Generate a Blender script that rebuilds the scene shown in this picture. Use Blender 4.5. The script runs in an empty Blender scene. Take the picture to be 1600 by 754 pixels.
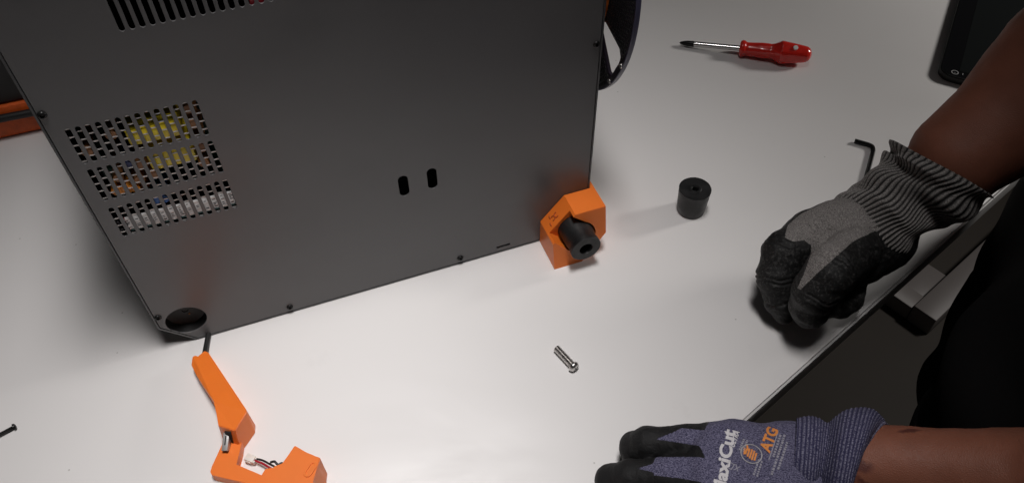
import bpy, bmesh, math, random
import numpy as np
from mathutils import Vector, Matrix, noise
from mathutils.bvhtree import BVHTree

random.seed(7)
rng = np.random.default_rng(7)
scene = bpy.context.scene
COL = scene.collection

# ------------------------------------------------------------------ camera
cam_data = bpy.data.cameras.new('camera')
cam_data.sensor_width = 36.0
cam_data.lens = 28.624
cam_data.clip_start = 0.01
cam_data.clip_end = 50.0
cam = bpy.data.objects.new('camera', cam_data)
COL.objects.link(cam)
cam.matrix_world = (Matrix.Translation((0, 0, 0.622)) @ Matrix.Rotation(math.pi / 2 - 0.855518, 4, 'X')
                    @ Matrix.Rotation(-0.011882, 4, 'Z'))
scene.camera = cam

# ------------------------------------------------------------------ world and lamps
world = bpy.data.worlds.new('World')
scene.world = world
world.use_nodes = True
bg = world.node_tree.nodes['Background']
bg.inputs[0].default_value = (1.0, 0.97, 0.95, 1)
bg.inputs[1].default_value = 0.015

def area(name, loc, target, sx, sy, power, color, spread=180):
    d = bpy.data.lights.new(name, 'AREA')
    d.shape = 'RECTANGLE'; d.size = sx; d.size_y = sy
    d.energy = power; d.color = color; d.spread = math.radians(spread)
    o = bpy.data.objects.new(name, d)
    COL.objects.link(o)
    o.location = loc
    o.rotation_euler = (Vector(target) - Vector(loc)).to_track_quat('-Z', 'Y').to_euler()
    return o
area('overhead_spot', (0.02, 0.295, 1.90), (-0.16, 0.295, 0), 0.60, 0.24, 2.02, (1.0, 0.965, 0.955), 43)
area('room_lamp', (1.45, 1.00, 0.60), (0.25, 0.62, 0), 0.18, 0.18, 5.6, (1.0, 0.96, 0.92))

vs = scene.view_settings
vs.view_transform = 'Standard'; vs.look = 'None'; vs.exposure = 0.0; vs.gamma = 1.0
vs.use_curve_mapping = False
scene.render.engine = 'CYCLES'
scene.cycles.use_denoising = True
scene.cycles.max_bounces = 8

# ------------------------------------------------------------------ materials
def mat(name, color=(.5, .5, .5), rough=.5, metal=0.0, spec=.5, var=0.0, vscale=40, bump=0.0, bscale=400, coat=0.0,
        rvar=0.0, trans=0.0, bdist=.0005, sss=0.0):
    m = bpy.data.materials.new(name); m.use_nodes = True
    nt = m.node_tree; N = nt.nodes; L = nt.links
    b = N['Principled BSDF']
    b.inputs['Base Color'].default_value = (*color, 1)
    b.inputs['Roughness'].default_value = rough
    b.inputs['Metallic'].default_value = metal
    b.inputs['Specular IOR Level'].default_value = spec
    b.inputs['Coat Weight'].default_value = coat
    b.inputs['Transmission Weight'].default_value = trans
    if sss:
        b.inputs['Subsurface Weight'].default_value = sss
        b.inputs['Subsurface Radius'].default_value = (.006, .002, .001)
        b.inputs['Subsurface Scale'].default_value = .5
    tc = N.new('ShaderNodeTexCoord')
    if var:
        n = N.new('ShaderNodeTexNoise'); n.inputs['Scale'].default_value = vscale; n.inputs['Detail'].default_value = 5
        L.new(tc.outputs['Object'], n.inputs['Vector'])
        mx = N.new('ShaderNodeMix'); mx.data_type = 'RGBA'
        mx.inputs['A'].default_value = (*[c * (1 - var) for c in color], 1)
        mx.inputs['B'].default_value = (*[min(1, c * (1 + var)) for c in color], 1)
        L.new(n.outputs['Fac'], mx.inputs['Factor'])
        L.new(mx.outputs['Result'], b.inputs['Base Color'])
    if rvar:
        n2 = N.new('ShaderNodeTexNoise'); n2.inputs['Scale'].default_value = vscale * .6; n2.inputs['Detail'].default_value = 4
        L.new(tc.outputs['Object'], n2.inputs['Vector'])
        mr = N.new('ShaderNodeMapRange'); mr.inputs['To Min'].default_value = rough - rvar; mr.inputs['To Max'].default_value = rough + rvar
        L.new(n2.outputs['Fac'], mr.inputs['Value']); L.new(mr.outputs['Result'], b.inputs['Roughness'])
    if bump:
        n3 = N.new('ShaderNodeTexNoise'); n3.inputs['Scale'].default_value = bscale; n3.inputs['Detail'].default_value = 3
        L.new(tc.outputs['Object'], n3.inputs['Vector'])
        bp = N.new('ShaderNodeBump'); bp.inputs['Strength'].default_value = bump; bp.inputs['Distance'].default_value = bdist
        L.new(n3.outputs['Fac'], bp.inputs['Height']); L.new(bp.outputs['Normal'], b.inputs['Normal'])
    return m

def table_material():
    m = mat('white_laminate', (.75, .735, .725), .42, var=.025, vscale=3, rvar=.05, bump=.06, bscale=900, bdist=.0002)
    nt = m.node_tree; N = nt.nodes; L = nt.links; b = N['Principled BSDF']
    src = b.inputs['Base Color'].links[0].from_socket
    tc = N.new('ShaderNodeTexCoord')
    # sparse small dirt specks and faint scuffs
    vo = N.new('ShaderNodeTexVoronoi'); vo.voronoi_dimensions = '2D'; vo.inputs['Scale'].default_value = 14
    L.new(tc.outputs['Object'], vo.inputs['Vector'])
    rp = N.new('ShaderNodeMapRange'); rp.inputs['From Min'].default_value = .006; rp.inputs['From Max'].default_value = .014
    rp.inputs['To Min'].default_value = 1; rp.inputs['To Max'].default_value = 0
    L.new(vo.outputs['Distance'], rp.inputs['Value'])
    sep = N.new('ShaderNodeSeparateColor'); L.new(vo.outputs['Color'], sep.inputs['Color'])
    gt = N.new('ShaderNodeMath'); gt.operation = 'GREATER_THAN'; gt.inputs[1].default_value = .80
    L.new(sep.outputs['Red'], gt.inputs[0])
    ml = N.new('ShaderNodeMath'); ml.operation = 'MULTIPLY'; L.new(rp.outputs['Result'], ml.inputs[0]); L.new(gt.outputs[0], ml.inputs[1])
    ns = N.new('ShaderNodeTexNoise'); ns.inputs['Scale'].default_value = 9; ns.inputs['Detail'].default_value = 8; ns.inputs['Roughness'].default_value = .7
    L.new(tc.outputs['Object'], ns.inputs['Vector'])
    r2 = N.new('ShaderNodeMapRange'); r2.inputs['From Min'].default_value = .62; r2.inputs['From Max'].default_value = .8
    r2.inputs['To Max'].default_value = .12
    L.new(ns.outputs['Fac'], r2.inputs['Value'])
    ad = N.new('ShaderNodeMath'); ad.operation = 'ADD'; ad.use_clamp = True
    m2 = N.new('ShaderNodeMath'); m2.operation = 'MULTIPLY'; m2.inputs[1].default_value = .55; L.new(ml.outputs[0], m2.inputs[0])
    L.new(m2.outputs[0], ad.inputs[0]); L.new(r2.outputs['Result'], ad.inputs[1])
    mx = N.new('ShaderNodeMix'); mx.data_type = 'RGBA'; mx.inputs['B'].default_value = (.22, .20, .18, 1)
    L.new(src, mx.inputs['A']); L.new(ad.outputs[0], mx.inputs['Factor']); L.new(mx.outputs['Result'], b.inputs['Base Color'])
    return m

def layered_orange():
    # printed plastic: fine horizontal layer lines
    m = mat('orange_print', (.84, .19, .022), .42, var=.05, vscale=60)
    nt = m.node_tree; N = nt.nodes; L = nt.links; b = N['Principled BSDF']
    b.inputs['Subsurface Weight'].default_value = .12
    b.inputs['Subsurface Radius'].default_value = (.004, .0015, .0006)
    b.inputs['Subsurface Scale'].default_value = .6
    tc = N.new('ShaderNodeTexCoord')
    w = N.new('ShaderNodeTexWave'); w.wave_type = 'BANDS'; w.bands_direction = 'Z'
    w.inputs['Scale'].default_value = 700; w.inputs['Distortion'].default_value = .6
    L.new(tc.outputs['Object'], w.inputs['Vector'])
    bp = N.new('ShaderNodeBump'); bp.inputs['Strength'].default_value = .16; bp.inputs['Distance'].default_value = .0002
    L.new(w.outputs['Fac'], bp.inputs['Height']); L.new(bp.outputs['Normal'], b.inputs['Normal'])
    return m

M = dict(
    table=table_material(),
    table_band=mat('table_edge_band', (.55, .54, .53), .42, bump=.1, bscale=300),
    steel_grey=mat('powder_coated_leg', (.22, .198, .19), .45, bump=.15, bscale=800, var=.04),
    floor=mat('floor_brown', (.050, .041, .033), .7, var=.12, vscale=6, bump=.1, bscale=60, bdist=.002),
    panel=mat('powder_coat_anthracite', (.110, .108, .110), .36, spec=.6, var=.06, vscale=14, bump=.30, bscale=1300, bdist=.0002, rvar=.06),
    trim=mat('trim_anthracite', (.075, .075, .077), .38, bump=.15, bscale=1500, bdist=.0002),
    black=mat('black_plastic', (.012, .012, .012), .5, bump=.2, bscale=700, bdist=.0003),
    inside=mat('inner_black', (.010, .010, .010), .8),
    blackmetal=mat('black_oxide', (.018, .018, .018), .32, metal=.6, bump=.1, bscale=900),
    orange=layered_orange(),
    rubber=mat('black_rubber', (.009, .009, .0095), .42, spec=.45, var=.25, vscale=120, bump=.18, bscale=500, bdist=.0003),
    zinc=mat('zinc_steel', (.62, .60, .58), .28, metal=1.0, bump=.05, bscale=900, var=.08),
    chrome=mat('chrome_steel', (.66, .65, .64), .2, metal=1.0, bump=.03, bscale=300),
    red=mat('red_acetate', (.74, .024, .016), .16, spec=.55, coat=.3, var=.12, vscale=50),
    whitedot=mat('white_dot', (.75, .75, .74), .5),
    glass=mat('tablet_glass', (.006, .006, .007), .09, spec=.5),
    screen=mat('tablet_screen', (.012, .014, .014), .10, spec=.5),
    icon=mat('icon_grey', (.42, .42, .42), .5),
    cream=mat('connector_nylon', (.78, .72, .66), .45, sss=.1),
    wire_red=mat('wire_red', (.42, .012, .03), .4),
    purple=mat('spool_purple', (.022, .016, .026), .35, bump=.2, bscale=600),
    purple_rim=mat('spool_rim', (.065, .062, .11), .30),
    filament=mat('filament_orange', (.90, .20, .02), .35, bump=.5, bscale=500, var=.15),
    mesh_steel=mat('grille_zinc', (.62, .59, .57), .45, metal=.4, bump=.05),
    yellow=mat('coil_tape_yellow', (.95, .74, .03), .35, spec=.5, var=.06, vscale=90),
    brown=mat('brown_component', (.34, .15, .055), .5, var=.2, vscale=90),
    amber=mat('orange_component', (.85, .30, .03), .45),
    blue=mat('blue_component', (.02, .16, .55), .45),
    darkblue=mat('navy_component', (.03, .06, .22), .5),
    green=mat('pcb_green', (.02, .07, .045), .45, var=.2, vscale=80),
    label=mat('sticker_white', (.80, .80, .80), .45),
    ink=mat('sticker_ink', (.03, .03, .04), .6),
    teal=mat('teal_component', (.12, .25, .25), .5),
    redlight=mat('red_plastic', (.55, .01, .03), .35),
    cloth=mat('black_cotton', (.0075, .0072, .0075), .95, spec=.1, bump=.5, bscale=900, bdist=.0006),
)

def add_smudges(m, scale, lo, hi, stretch=(1, 1, 1)):
    # faint wiped streaks and finger marks that change the gloss
    nt = m.node_tree; N = nt.nodes; L = nt.links; b = N['Principled BSDF']
    tc = N.new('ShaderNodeTexCoord'); mp = N.new('ShaderNodeMapping'); mp.inputs['Scale'].default_value = stretch
    L.new(tc.outputs['Object'], mp.inputs['Vector'])
    n = N.new('ShaderNodeTexNoise'); n.inputs['Scale'].default_value = scale; n.inputs['Detail'].default_value = 7; n.inputs['Roughness'].default_value = .65; n.inputs['Distortion'].default_value = .6
    L.new(mp.outputs[0], n.inputs['Vector'])
    mr = N.new('ShaderNodeMapRange'); mr.inputs['From Min'].default_value = .35; mr.inputs['From Max'].default_value = .7
    mr.inputs['To Min'].default_value = lo; mr.inputs['To Max'].default_value = hi
    L.new(n.outputs['Fac'], mr.inputs['Value']); L.new(mr.outputs['Result'], b.inputs['Roughness'])
add_smudges(M['panel'], 9, .30, .46, (1, 1, 1.6))
add_smudges(M['table'], 5, .36, .52, (1, 2.5, 1))
add_smudges(M['red'], 60, .12, .30)
add_smudges(M['rubber'], 90, .36, .60)
add_smudges(M['zinc'], 300, .20, .42)

# ------------------------------------------------------------------ helpers
def link(o, parent=None):
    COL.objects.link(o)
    if parent is not None:
        o.parent = parent
    return o

def empty(name, loc=(0, 0, 0), rz=0.0, parent=None):
    o = bpy.data.objects.new(name, None); o.empty_display_size = .02
    o.location = loc; o.rotation_euler = (0, 0, rz)
    return link(o, parent)

def tag(o, label=None, cat=None, group=None, kind=None):
    if label: o['label'] = label
    if cat: o['category'] = cat
    if group: o['group'] = group
    if kind: o['kind'] = kind
    return o

def obj(name, bm, m, parent=None, smooth=False, auto=None, normals=True):
    if normals:
        bmesh.ops.recalc_face_normals(bm, faces=bm.faces)
    me = bpy.data.meshes.new(name)
    if auto is not None:
        for e in bm.edges:
            if len(e.link_faces) == 2 and e.calc_face_angle(0) > auto: e.smooth = False
        smooth = True
    if smooth:
        for f in bm.faces: f.smooth = True
    bm.to_mesh(me); bm.free()
    me.materials.append(m)
    return link(bpy.data.objects.new(name, me), parent)

def box(bm, lo, hi, bevel=0.0):
    sub = bmesh.new()
    r = bmesh.ops.create_cube(sub, size=1)
    for v in sub.verts:
        v.co = Vector([lo[i] + (v.co[i] + .5) * (hi[i] - lo[i]) for i in range(3)])
    if bevel:
        bmesh.ops.bevel(sub, geom=list(sub.edges), offset=bevel, segments=2, affect='EDGES', profile=.5)
    merge(bm, sub)

def merge(bm, sub, mtx=None):
    vm = [bm.verts.new((mtx @ v.co) if mtx else v.co) for v in sub.verts]
    sub.verts.index_update()
    for f in sub.faces:
        try: bm.faces.new([vm[v.index] for v in f.verts])
        except ValueError: pass
    sub.free()

def lathe(bm, prof, seg=40, mtx=None, cap0=True, cap1=True, mod=None):
    """prof: list of (r, z) around +Z; mod(r,z,ang)->r"""
    rings = []
    for r, z in prof:
        ring = []
        for k in range(seg):
            a = 2 * math.pi * k / seg
            rr = mod(r, z, a) if mod else r
            co = Vector((rr * math.cos(a), rr * math.sin(a), z))
            ring.append(bm.verts.new(mtx @ co if mtx else co))
        rings.append(ring)
    for a, b in zip(rings[:-1], rings[1:]):
        for k in range(seg):
            bm.faces.new((a[k], a[(k + 1) % seg], b[(k + 1) % seg], b[k]))
    if cap0: bm.faces.new(rings[0][::-1])
    if cap1: bm.faces.new(rings[-1])

def prism(bm, bottom, top):
    """bottom, top: equal-length lists of 3D points"""
    b = [bm.verts.new(c) for c in bottom]; t = [bm.verts.new(c) for c in top]
    n = len(b)
    bm.faces.new(b[::-1]); bm.faces.new(t)
    for i in range(n):
        bm.faces.new((b[i], b[(i + 1) % n], t[(i + 1) % n], t[i]))

def axis_matrix(p0, p1, up=(0, 0, 1)):
    p0 = Vector(p0); z = (Vector(p1) - p0).normalized()
    x = Vector(up).cross(z)
    if x.length < 1e-5: x = Vector((1, 0, 0))
    x.normalize(); y = z.cross(x)
    m = Matrix((x, y, z)).transposed().to_4x4(); m.translation = p0
    return m

def tube(bm, pts, r, seg=12, sub=6):
    P = [Vector(q) for q in pts]
    path = []
    for i in range(len(P) - 1):
        a = P[max(i - 1, 0)]; b = P[i]; c = P[i + 1]; d = P[min(i + 2, len(P) - 1)]
        for k in range(sub):
            t = k / sub
            path.append(.5 * ((2 * b) + (c - a) * t + (2 * a - 5 * b + 4 * c - d) * t * t + (3 * b - a - 3 * c + d) * t ** 3))
    path.append(P[-1])
    rings = []; ref = Vector((.13, .2, 1))
    for i, q in enumerate(path):
        tn = (path[min(i + 1, len(path) - 1)] - path[max(i - 1, 0)]).normalized()
        x = ref.cross(tn).normalized(); y = tn.cross(x)
        rings.append([bm.verts.new(q + r * (math.cos(2 * math.pi * k / seg) * x + math.sin(2 * math.pi * k / seg) * y)) for k in range(seg)])
    for a, b in zip(rings[:-1], rings[1:]):
        for k in range(seg): bm.faces.new((a[k], a[(k + 1) % seg], b[(k + 1) % seg], b[k]))
    bm.faces.new(rings[0][::-1]); bm.faces.new(rings[-1])

def plate_mesh(loops, thick, bevel=0.0):
    """flat sheet with holes from 2D loops (first is the outline); returned in XY, z 0..thick"""
    cu = bpy.data.curves.new('tmp', 'CURVE'); cu.dimensions = '2D'; cu.fill_mode = 'BOTH'
    cu.extrude = thick / 2 - bevel; cu.bevel_depth = bevel; cu.bevel_resolution = 1; cu.offset = -bevel
    for lp in loops:
        s = cu.splines.new('POLY'); s.points.add(len(lp) - 1); s.use_cyclic_u = True
        for q, c in zip(s.points, lp): q.co = (c[0], c[1], 0, 1)
    o = bpy.data.objects.new('tmp', cu); COL.objects.link(o)
    dg = bpy.context.evaluated_depsgraph_get()
    me = bpy.data.meshes.new_from_object(o.evaluated_get(dg))
    bm = bmesh.new(); bm.from_mesh(me)
    bpy.data.objects.remove(o); bpy.data.curves.remove(cu); bpy.data.meshes.remove(me)
    bmesh.ops.remove_doubles(bm, verts=bm.verts, dist=1e-6)
    for v in bm.verts: v.co.z += thick / 2
    return bm

def slot_loop(cx, z0, z1, w, n=6):
    r = w / 2; L = []
    for k in range(n + 1):
        a = math.pi * k / n; L.append((cx + r * math.cos(a), z1 - r + r * math.sin(a)))
    for k in range(n + 1):
        a = math.pi + math.pi * k / n; L.append((cx + r * math.cos(a), z0 + r + r * math.sin(a)))
    return L

def circle_loop(cx, cy, r, n=48):
    return [(cx + r * math.cos(2 * math.pi * k / n), cy + r * math.sin(2 * math.pi * k / n)) for k in range(n)]

# --- signed-distance modelling (for hands, arms and clothing)
def sd_chain(P, ch, k=None):
    d = None
    for a, b in zip(ch[:-1], ch[1:]):
        A = np.array(a[:3], np.float32); B = np.array(b[:3], np.float32); ab = B - A
        t = np.clip(((P - A) @ ab) / max(float(ab @ ab), 1e-9), 0, 1)
        q = np.sqrt(((P - A - t[:, None] * ab) ** 2).sum(1)) - (a[3] + (b[3] - a[3]) * t)
        d = q if d is None else (smin(d, q, k) if k else np.minimum(d, q))
    return d

def smin(a, b, k):
    h = np.clip(.5 + .5 * (b - a) / k, 0, 1)
    return b * (1 - h) + a * h - k * h * (1 - h)

def surface_nets(f, lo, hi, h):
    lo = np.array(lo, float); n = np.ceil((np.array(hi) - lo) / h).astype(int) + 1
    ax = [lo[i] + h * np.arange(n[i]) for i in range(3)]
    V = np.empty(n, np.float32)
    for i in range(n[0]):
        Y, Z = np.meshgrid(ax[1], ax[2], indexing='ij')
        P = np.stack([np.full(Y.size, ax[0][i]), Y.ravel(), Z.ravel()], 1).astype(np.float32)
        V[i] = f(P).reshape(n[1], n[2])
    S = V < 0
    c = n - 1
    cnt = np.zeros(c, np.int8)
    offs = [(i, j, k) for i in (0, 1) for j in (0, 1) for k in (0, 1)]
    sl = lambda o: tuple(slice(o[d], o[d] + c[d]) for d in range(3))
    for o in offs: cnt += S[sl(o)]
    act = (cnt > 0) & (cnt < 8)
    acc = np.zeros((*c, 3), np.float32); num = np.zeros(c, np.float32)
    for o in offs:
        for d in range(3):
            if o[d]: continue
            o2 = list(o); o2[d] = 1
            a = V[sl(o)]; b = V[sl(o2)]
            m = (a < 0) != (b < 0)
            t = np.where(m, a / np.where(a == b, 1, a - b), 0)
            for e in range(3):
                acc[..., e] += np.where(m, (o[e] + t) if e == d else o[e], 0)
            num += m
    idx = -np.ones(c, int); ids = np.argwhere(act); idx[act] = np.arange(len(ids))
    verts = lo + h * (ids + acc[act] / num[act][:, None])
    faces = []
    for d in range(3):
        e, g = (d + 1) % 3, (d + 2) % 3
        s0 = [slice(None)] * 3; s1 = [slice(None)] * 3
        s0[d] = slice(0, -1); s1[d] = slice(1, None)
        m = S[tuple(s0)] != S[tuple(s1)]
        q = np.argwhere(m)
        q = q[(q[:, e] > 0) & (q[:, g] > 0) & (q[:, e] < n[e] - 1) & (q[:, g] < n[g] - 1)]
        fl = S[tuple(s0)][tuple(q.T)]
        cs = []
        for (de, dg) in ((-1, -1), (0, -1), (0, 0), (-1, 0)):
            r = q.copy(); r[:, e] += de; r[:, g] += dg; cs.append(idx[tuple(r.T)])
        Q = np.stack(cs, 1)
        Q[~fl] = Q[~fl][:, ::-1]
        faces.append(Q)
    faces = np.concatenate(faces)
    # pull the vertices onto the true surface
    P = verts.astype(np.float32); e = h * .25
    for _ in range(2):
        v0 = f(P); G = np.stack([(f(P + np.eye(3, dtype=np.float32)[i] * e) - f(P - np.eye(3, dtype=np.float32)[i] * e)) / (2 * e) for i in range(3)], 1)
        l2 = np.maximum((G ** 2).sum(1), .2)
        P = P - (np.clip(v0, -h, h) / l2)[:, None] * G
    return P, faces, G / np.sqrt(np.maximum((G ** 2).sum(1), 1e-6))[:, None]

def np_obj(name, V, F, m, parent=None):
    me = bpy.data.meshes.new(name)
    me.vertices.add(len(V)); me.vertices.foreach_set('co', np.asarray(V, np.float32).ravel())
    me.loops.add(len(F) * 4); me.loops.foreach_set('vertex_index', np.asarray(F, np.int32).ravel())
    me.polygons.add(len(F)); me.polygons.foreach_set('loop_start', np.arange(0, len(F) * 4, 4, dtype=np.int32))
    me.polygons.foreach_set('use_smooth', np.ones(len(F), bool))
    me.update(calc_edges=True); me.validate()
    me.materials.append(m)
    return link(bpy.data.objects.new(name, me), parent)

def poly_sd(P, poly):
    """signed distance (negative inside) of 2D points to a polygon"""
    d = np.full(len(P), 1e9); ins = np.zeros(len(P), bool); n = len(poly)
    for i in range(n):
        a = np.array(poly[i]); b = np.array(poly[(i + 1) % n]); ab = b - a
        t = np.clip(((P - a) @ ab) / max(ab @ ab, 1e-12), 0, 1)
        d = np.minimum(d, np.hypot(*(P - a - t[:, None] * ab).T))
        c = (a[1] > P[:, 1]) != (b[1] > P[:, 1])
        with np.errstate(divide='ignore', invalid='ignore'):
            xi = (b[0] - a[0]) * (P[:, 1] - a[1]) / (b[1] - a[1]) + a[0]
        ins ^= c & (P[:, 0] < xi)
    return np.where(ins, -d, d)

def attr(o, name, vals):
    a = o.data.attributes.new(name, 'FLOAT', 'POINT'); a.data.foreach_set('value', np.asarray(vals, np.float32))

# ------------------------------------------------------------------ table and floor
ED = Vector((.7727, .6348, 0)); EN = Vector((.6348, -.7727, 0)); E0 = Vector((.1964, .3373, 0))
def te(s, d, z): return E0 + ED * s + EN * d + Vector((0, 0, z))
def edge_box(bm, s0, s1, d0, d1, z0, z1, bevel=0):
    sub = bmesh.new(); box(sub, (s0, d0, z0), (s1, d1, z1), bevel)
    for v in sub.verts: v.co = te(*v.co)
    merge(bm, sub)

bm = bmesh.new(); box(bm, (-4, -3, -.76), (5, 5, -.74))
tag(obj('floor', bm, M['floor']), kind='structure')

table = empty('table', te(.3, -.8, -.74))
tag(table, 'white laminate work table with grey edge band carrying the printer and tools', 'table')
def tpart(name, bm, m):
    o = obj(name, bm, m, table, auto=math.radians(40)); o.location = -table.location
    return o
bm = bmesh.new(); edge_box(bm, -1.3, 1.5, -1.75, -.0016, -.0235, 0.0, .0008)
tpart('tabletop', bm, M['table'])
bm = bmesh.new(); edge_box(bm, -1.3, 1.5, -.0012, .0010, -.024, -.0004, .0005)
tpart('edge_band', bm, M['table_band'])
for s in (-1.2, .86):
    bm = bmesh.new(); edge_box(bm, s, s + .045, -1.6, -.099, -.738, -.700, .003); tpart('foot_bar', bm, M['steel_grey'])
    for d in (-1.5, -.32):
        bm = bmesh.new(); edge_box(bm, s + .002, s + .043, d, d + .06, -.699, -.026, .003); tpart('leg', bm, M['steel_grey'])
bm = bmesh.new(); edge_box(bm, .8595, 1.45, -.098, -.049, -.738, -.690, .003); tpart('floor_rail', bm, M['steel_grey'])
bm = bmesh.new(); edge_box(bm, .906, 1.0, -.17, -.0985, -.738, -.712, .002); tpart('foot_plate', bm, M['steel_grey'])

# ------------------------------------------------------------------ printer (tipped on its back, underside to the camera)
PSI = 0.34684
PU = Vector((math.cos(PSI), math.sin(PSI), 0)); PN = Vector((math.sin(PSI), -math.cos(PSI), 0))
UC = .0537                                        # middle of the underside panel
printer = empty('printer', PU * UC - PN * .4990, PSI)
tag(printer, 'dark grey boxy printer tipped up on the table with slotted underside facing forward', 'printer')
HW, HT = .2075, .444
def outline(g, ch=(.025, .029)):
    x, cx, cz = HW - g, ch[0] - g * .3, ch[1] - g * .3
    return [(-x + cx, g), (x - cx, g), (x, g + cz), (x, HT - g - cz), (x - cx, HT - g), (-x + cx, HT - g), (-x, HT - g - cz), (-x, g + cz)]
def to_xz(bm, y0):                               # XY sheet -> upright sheet in the printer's XZ plane, front at y0
    for v in bm.verts: v.co = Vector((v.co.x, y0 + v.co.z, v.co.y))
loops = [outline(.0022)]
for (v0, v1) in ((.2255, .2579), (.1877, .2199), (.1480, .1801)):
    for k in range(14):
        loops.append(slot_loop(-.1395 + k * .00647 - UC, v0, v1, .0037))
for k in range(30):
    loops.append(slot_loop(-.0806 + k * .00627 - UC, .3208, .400, .0037))
loops.append(slot_loop(.0818 - UC, .1120, .1362, .0088, 8)); loops.append(slot_loop(.1074 - UC, .1120, .1362, .0088, 8))
loops.append([(.1641 - UC, .0070), (.1783 - UC, .0070), (.1783 - UC, .0096), (.1641 - UC, .0096)])
loops.append(circle_loop(-.1290 - UC, .0307, .01737, 64))
bm = plate_mesh(loops, .0012, .0002); to_xz(bm, 0.0)
panel = obj('underside_panel', bm, M['panel'], printer)
tag(panel, label='dark grey underside panel with vent slots')
# shell: thin frame ring running back from the panel
def ring_shell(y0, y1, g0, g1, name, m):
    bm = bmesh.new(); A = outline(g0); B = outline(g1); n = len(A)
    v = [[bm.verts.new((x, y, z)) for x, z in P] for P, y in ((A, y0 + .0004), (A, y1), (B, y1), (B, y0))]
    for a in range(4):
        p, q = v[a], v[(a + 1) % 4]
        for i in range(n): bm.faces.new((p[i], p[(i + 1) % n], q[(i + 1) % n], q[i]))
    return obj(name, bm, m, printer)
ring_shell(-.0004, .50, 0.0, .0016, 'shell', M['trim'])
bm = plate_mesh([outline(.0018)], .002); to_xz(bm, .075); obj('light_stop_bulkhead', bm, M['inside'], printer)  # inner plate made black to stop light inside the shell
bm = plate_mesh([outline(.0018)], .002); to_xz(bm, .496); obj('far_end_panel', bm, M['panel'], printer)
# panel screws
def screw_head(bm, mtx, r=.0031, hgt=.0017):
    prof = [(r, 0), (r, .0004), (r * .93, hgt * .55), (r * .72, hgt * .88), (r * .5, hgt), (r * .47, hgt * .95), (r * .45, hgt * .25)]
    lathe(bm, prof, 24, mtx, cap0=False)
sbm = bmesh.new(); screw_head(sbm, Matrix.Rotation(math.pi / 2, 4, 'X'))
s0 = None
for (u, v) in ((-.1488, .2728), (-.1490, .0447), (-.0414, .0088), (.1262, .0088), (.2555, .2255), (-.1488, .40), (.2555, .40)):
    if s0 is None:
        s0 = obj('panel_screw', sbm, M['blackmetal'], printer, auto=math.radians(35)); so = s0
    else:
        so = s0.copy(); COL.objects.link(so); so.parent = printer
    so.location = (u - UC, -.0002, v)
# foot cup behind the round hole
bm = bmesh.new()
mt = Matrix.Translation((-.1290 - UC, .0018, .0307)) @ Matrix.Rotation(-math.pi / 2, 4, 'X')
lathe(bm, [(.0179, 0), (.0176, .0040), (.0165, .0078), (.0120, .0098), (.0030, .0102), (.0026, .0110)], 56, mt, cap0=False)
cup = obj('foot_cup', bm, M['black'], printer, auto=math.radians(30))
bm = bmesh.new()
lathe(bm, [(.0011, .0104), (.0009, .0096), (.0004, .0093)], 16, Matrix.Translation((.002, 0, -.0060)) @ mt)
obj('insert', bm, M['brown'], cup)
# vent backing: honeycomb guard, circuit parts, rating label
def hexmesh(x0, x1, z0, z1, R, w, y, t):
    bm = bmesh.new(); ri = R - w / 2 / math.cos(math.pi / 6); ro = R + .00002
    dx = R * 1.5; dz = R * math.sqrt(3); c = 0; x = x0
    while x <= x1:
        z = z0 + (dz / 2 if c % 2 else 0)
        while z <= z1:
            A = [(math.cos(math.pi / 3 * k), math.sin(math.pi / 3 * k)) for k in range(6)]
            fo = [bm.verts.new((x + ro * a, y, z + ro * b)) for a, b in A]; fi = [bm.verts.new((x + ri * a, y, z + ri * b)) for a, b in A]
            bi = [bm.verts.new((x + ri * a, y + t, z + ri * b)) for a, b in A]
            for k in range(6):
                j = (k + 1) % 6
                bm.faces.new((fo[k], fo[j], fi[j], fi[k])); bm.faces.new((fi[k], fi[j], bi[j], bi[k]))
            z += dz
        x += dx; c += 1
    return bm
guard = obj('honeycomb_guard', hexmesh(-.1395 - .00647 - UC, -.049 - UC, 0.1445, .264, .004313, .0009, .0013, .0004), M['mesh_steel'], printer, normals=False)
guard['kind'] = 'stuff'
def comp(name, m, u0, u1, v0, v1, y0, y1, bev=.0008):
    b = bmesh.new(); box(b, (u0 - UC, y0, v0), (u1 - UC, y1, v1), bev); return obj(name, b, M[m], printer, auto=math.radians(35))
comp('circuit_board', 'green', -.150, -.045, .140, .268, .046, .048, .0003)
comp('transformer_coil', 'yellow', -.1075, -.070, .2290, .2440, .0018, .030, .002)
comp('transformer_coil', 'yellow', -.1010, -.0680, .2030, .2235, .0018, .030, .002)
comp('transformer_core', 'inside', -.104, -.069, .2500, .262, .010, .045, .001)
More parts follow.
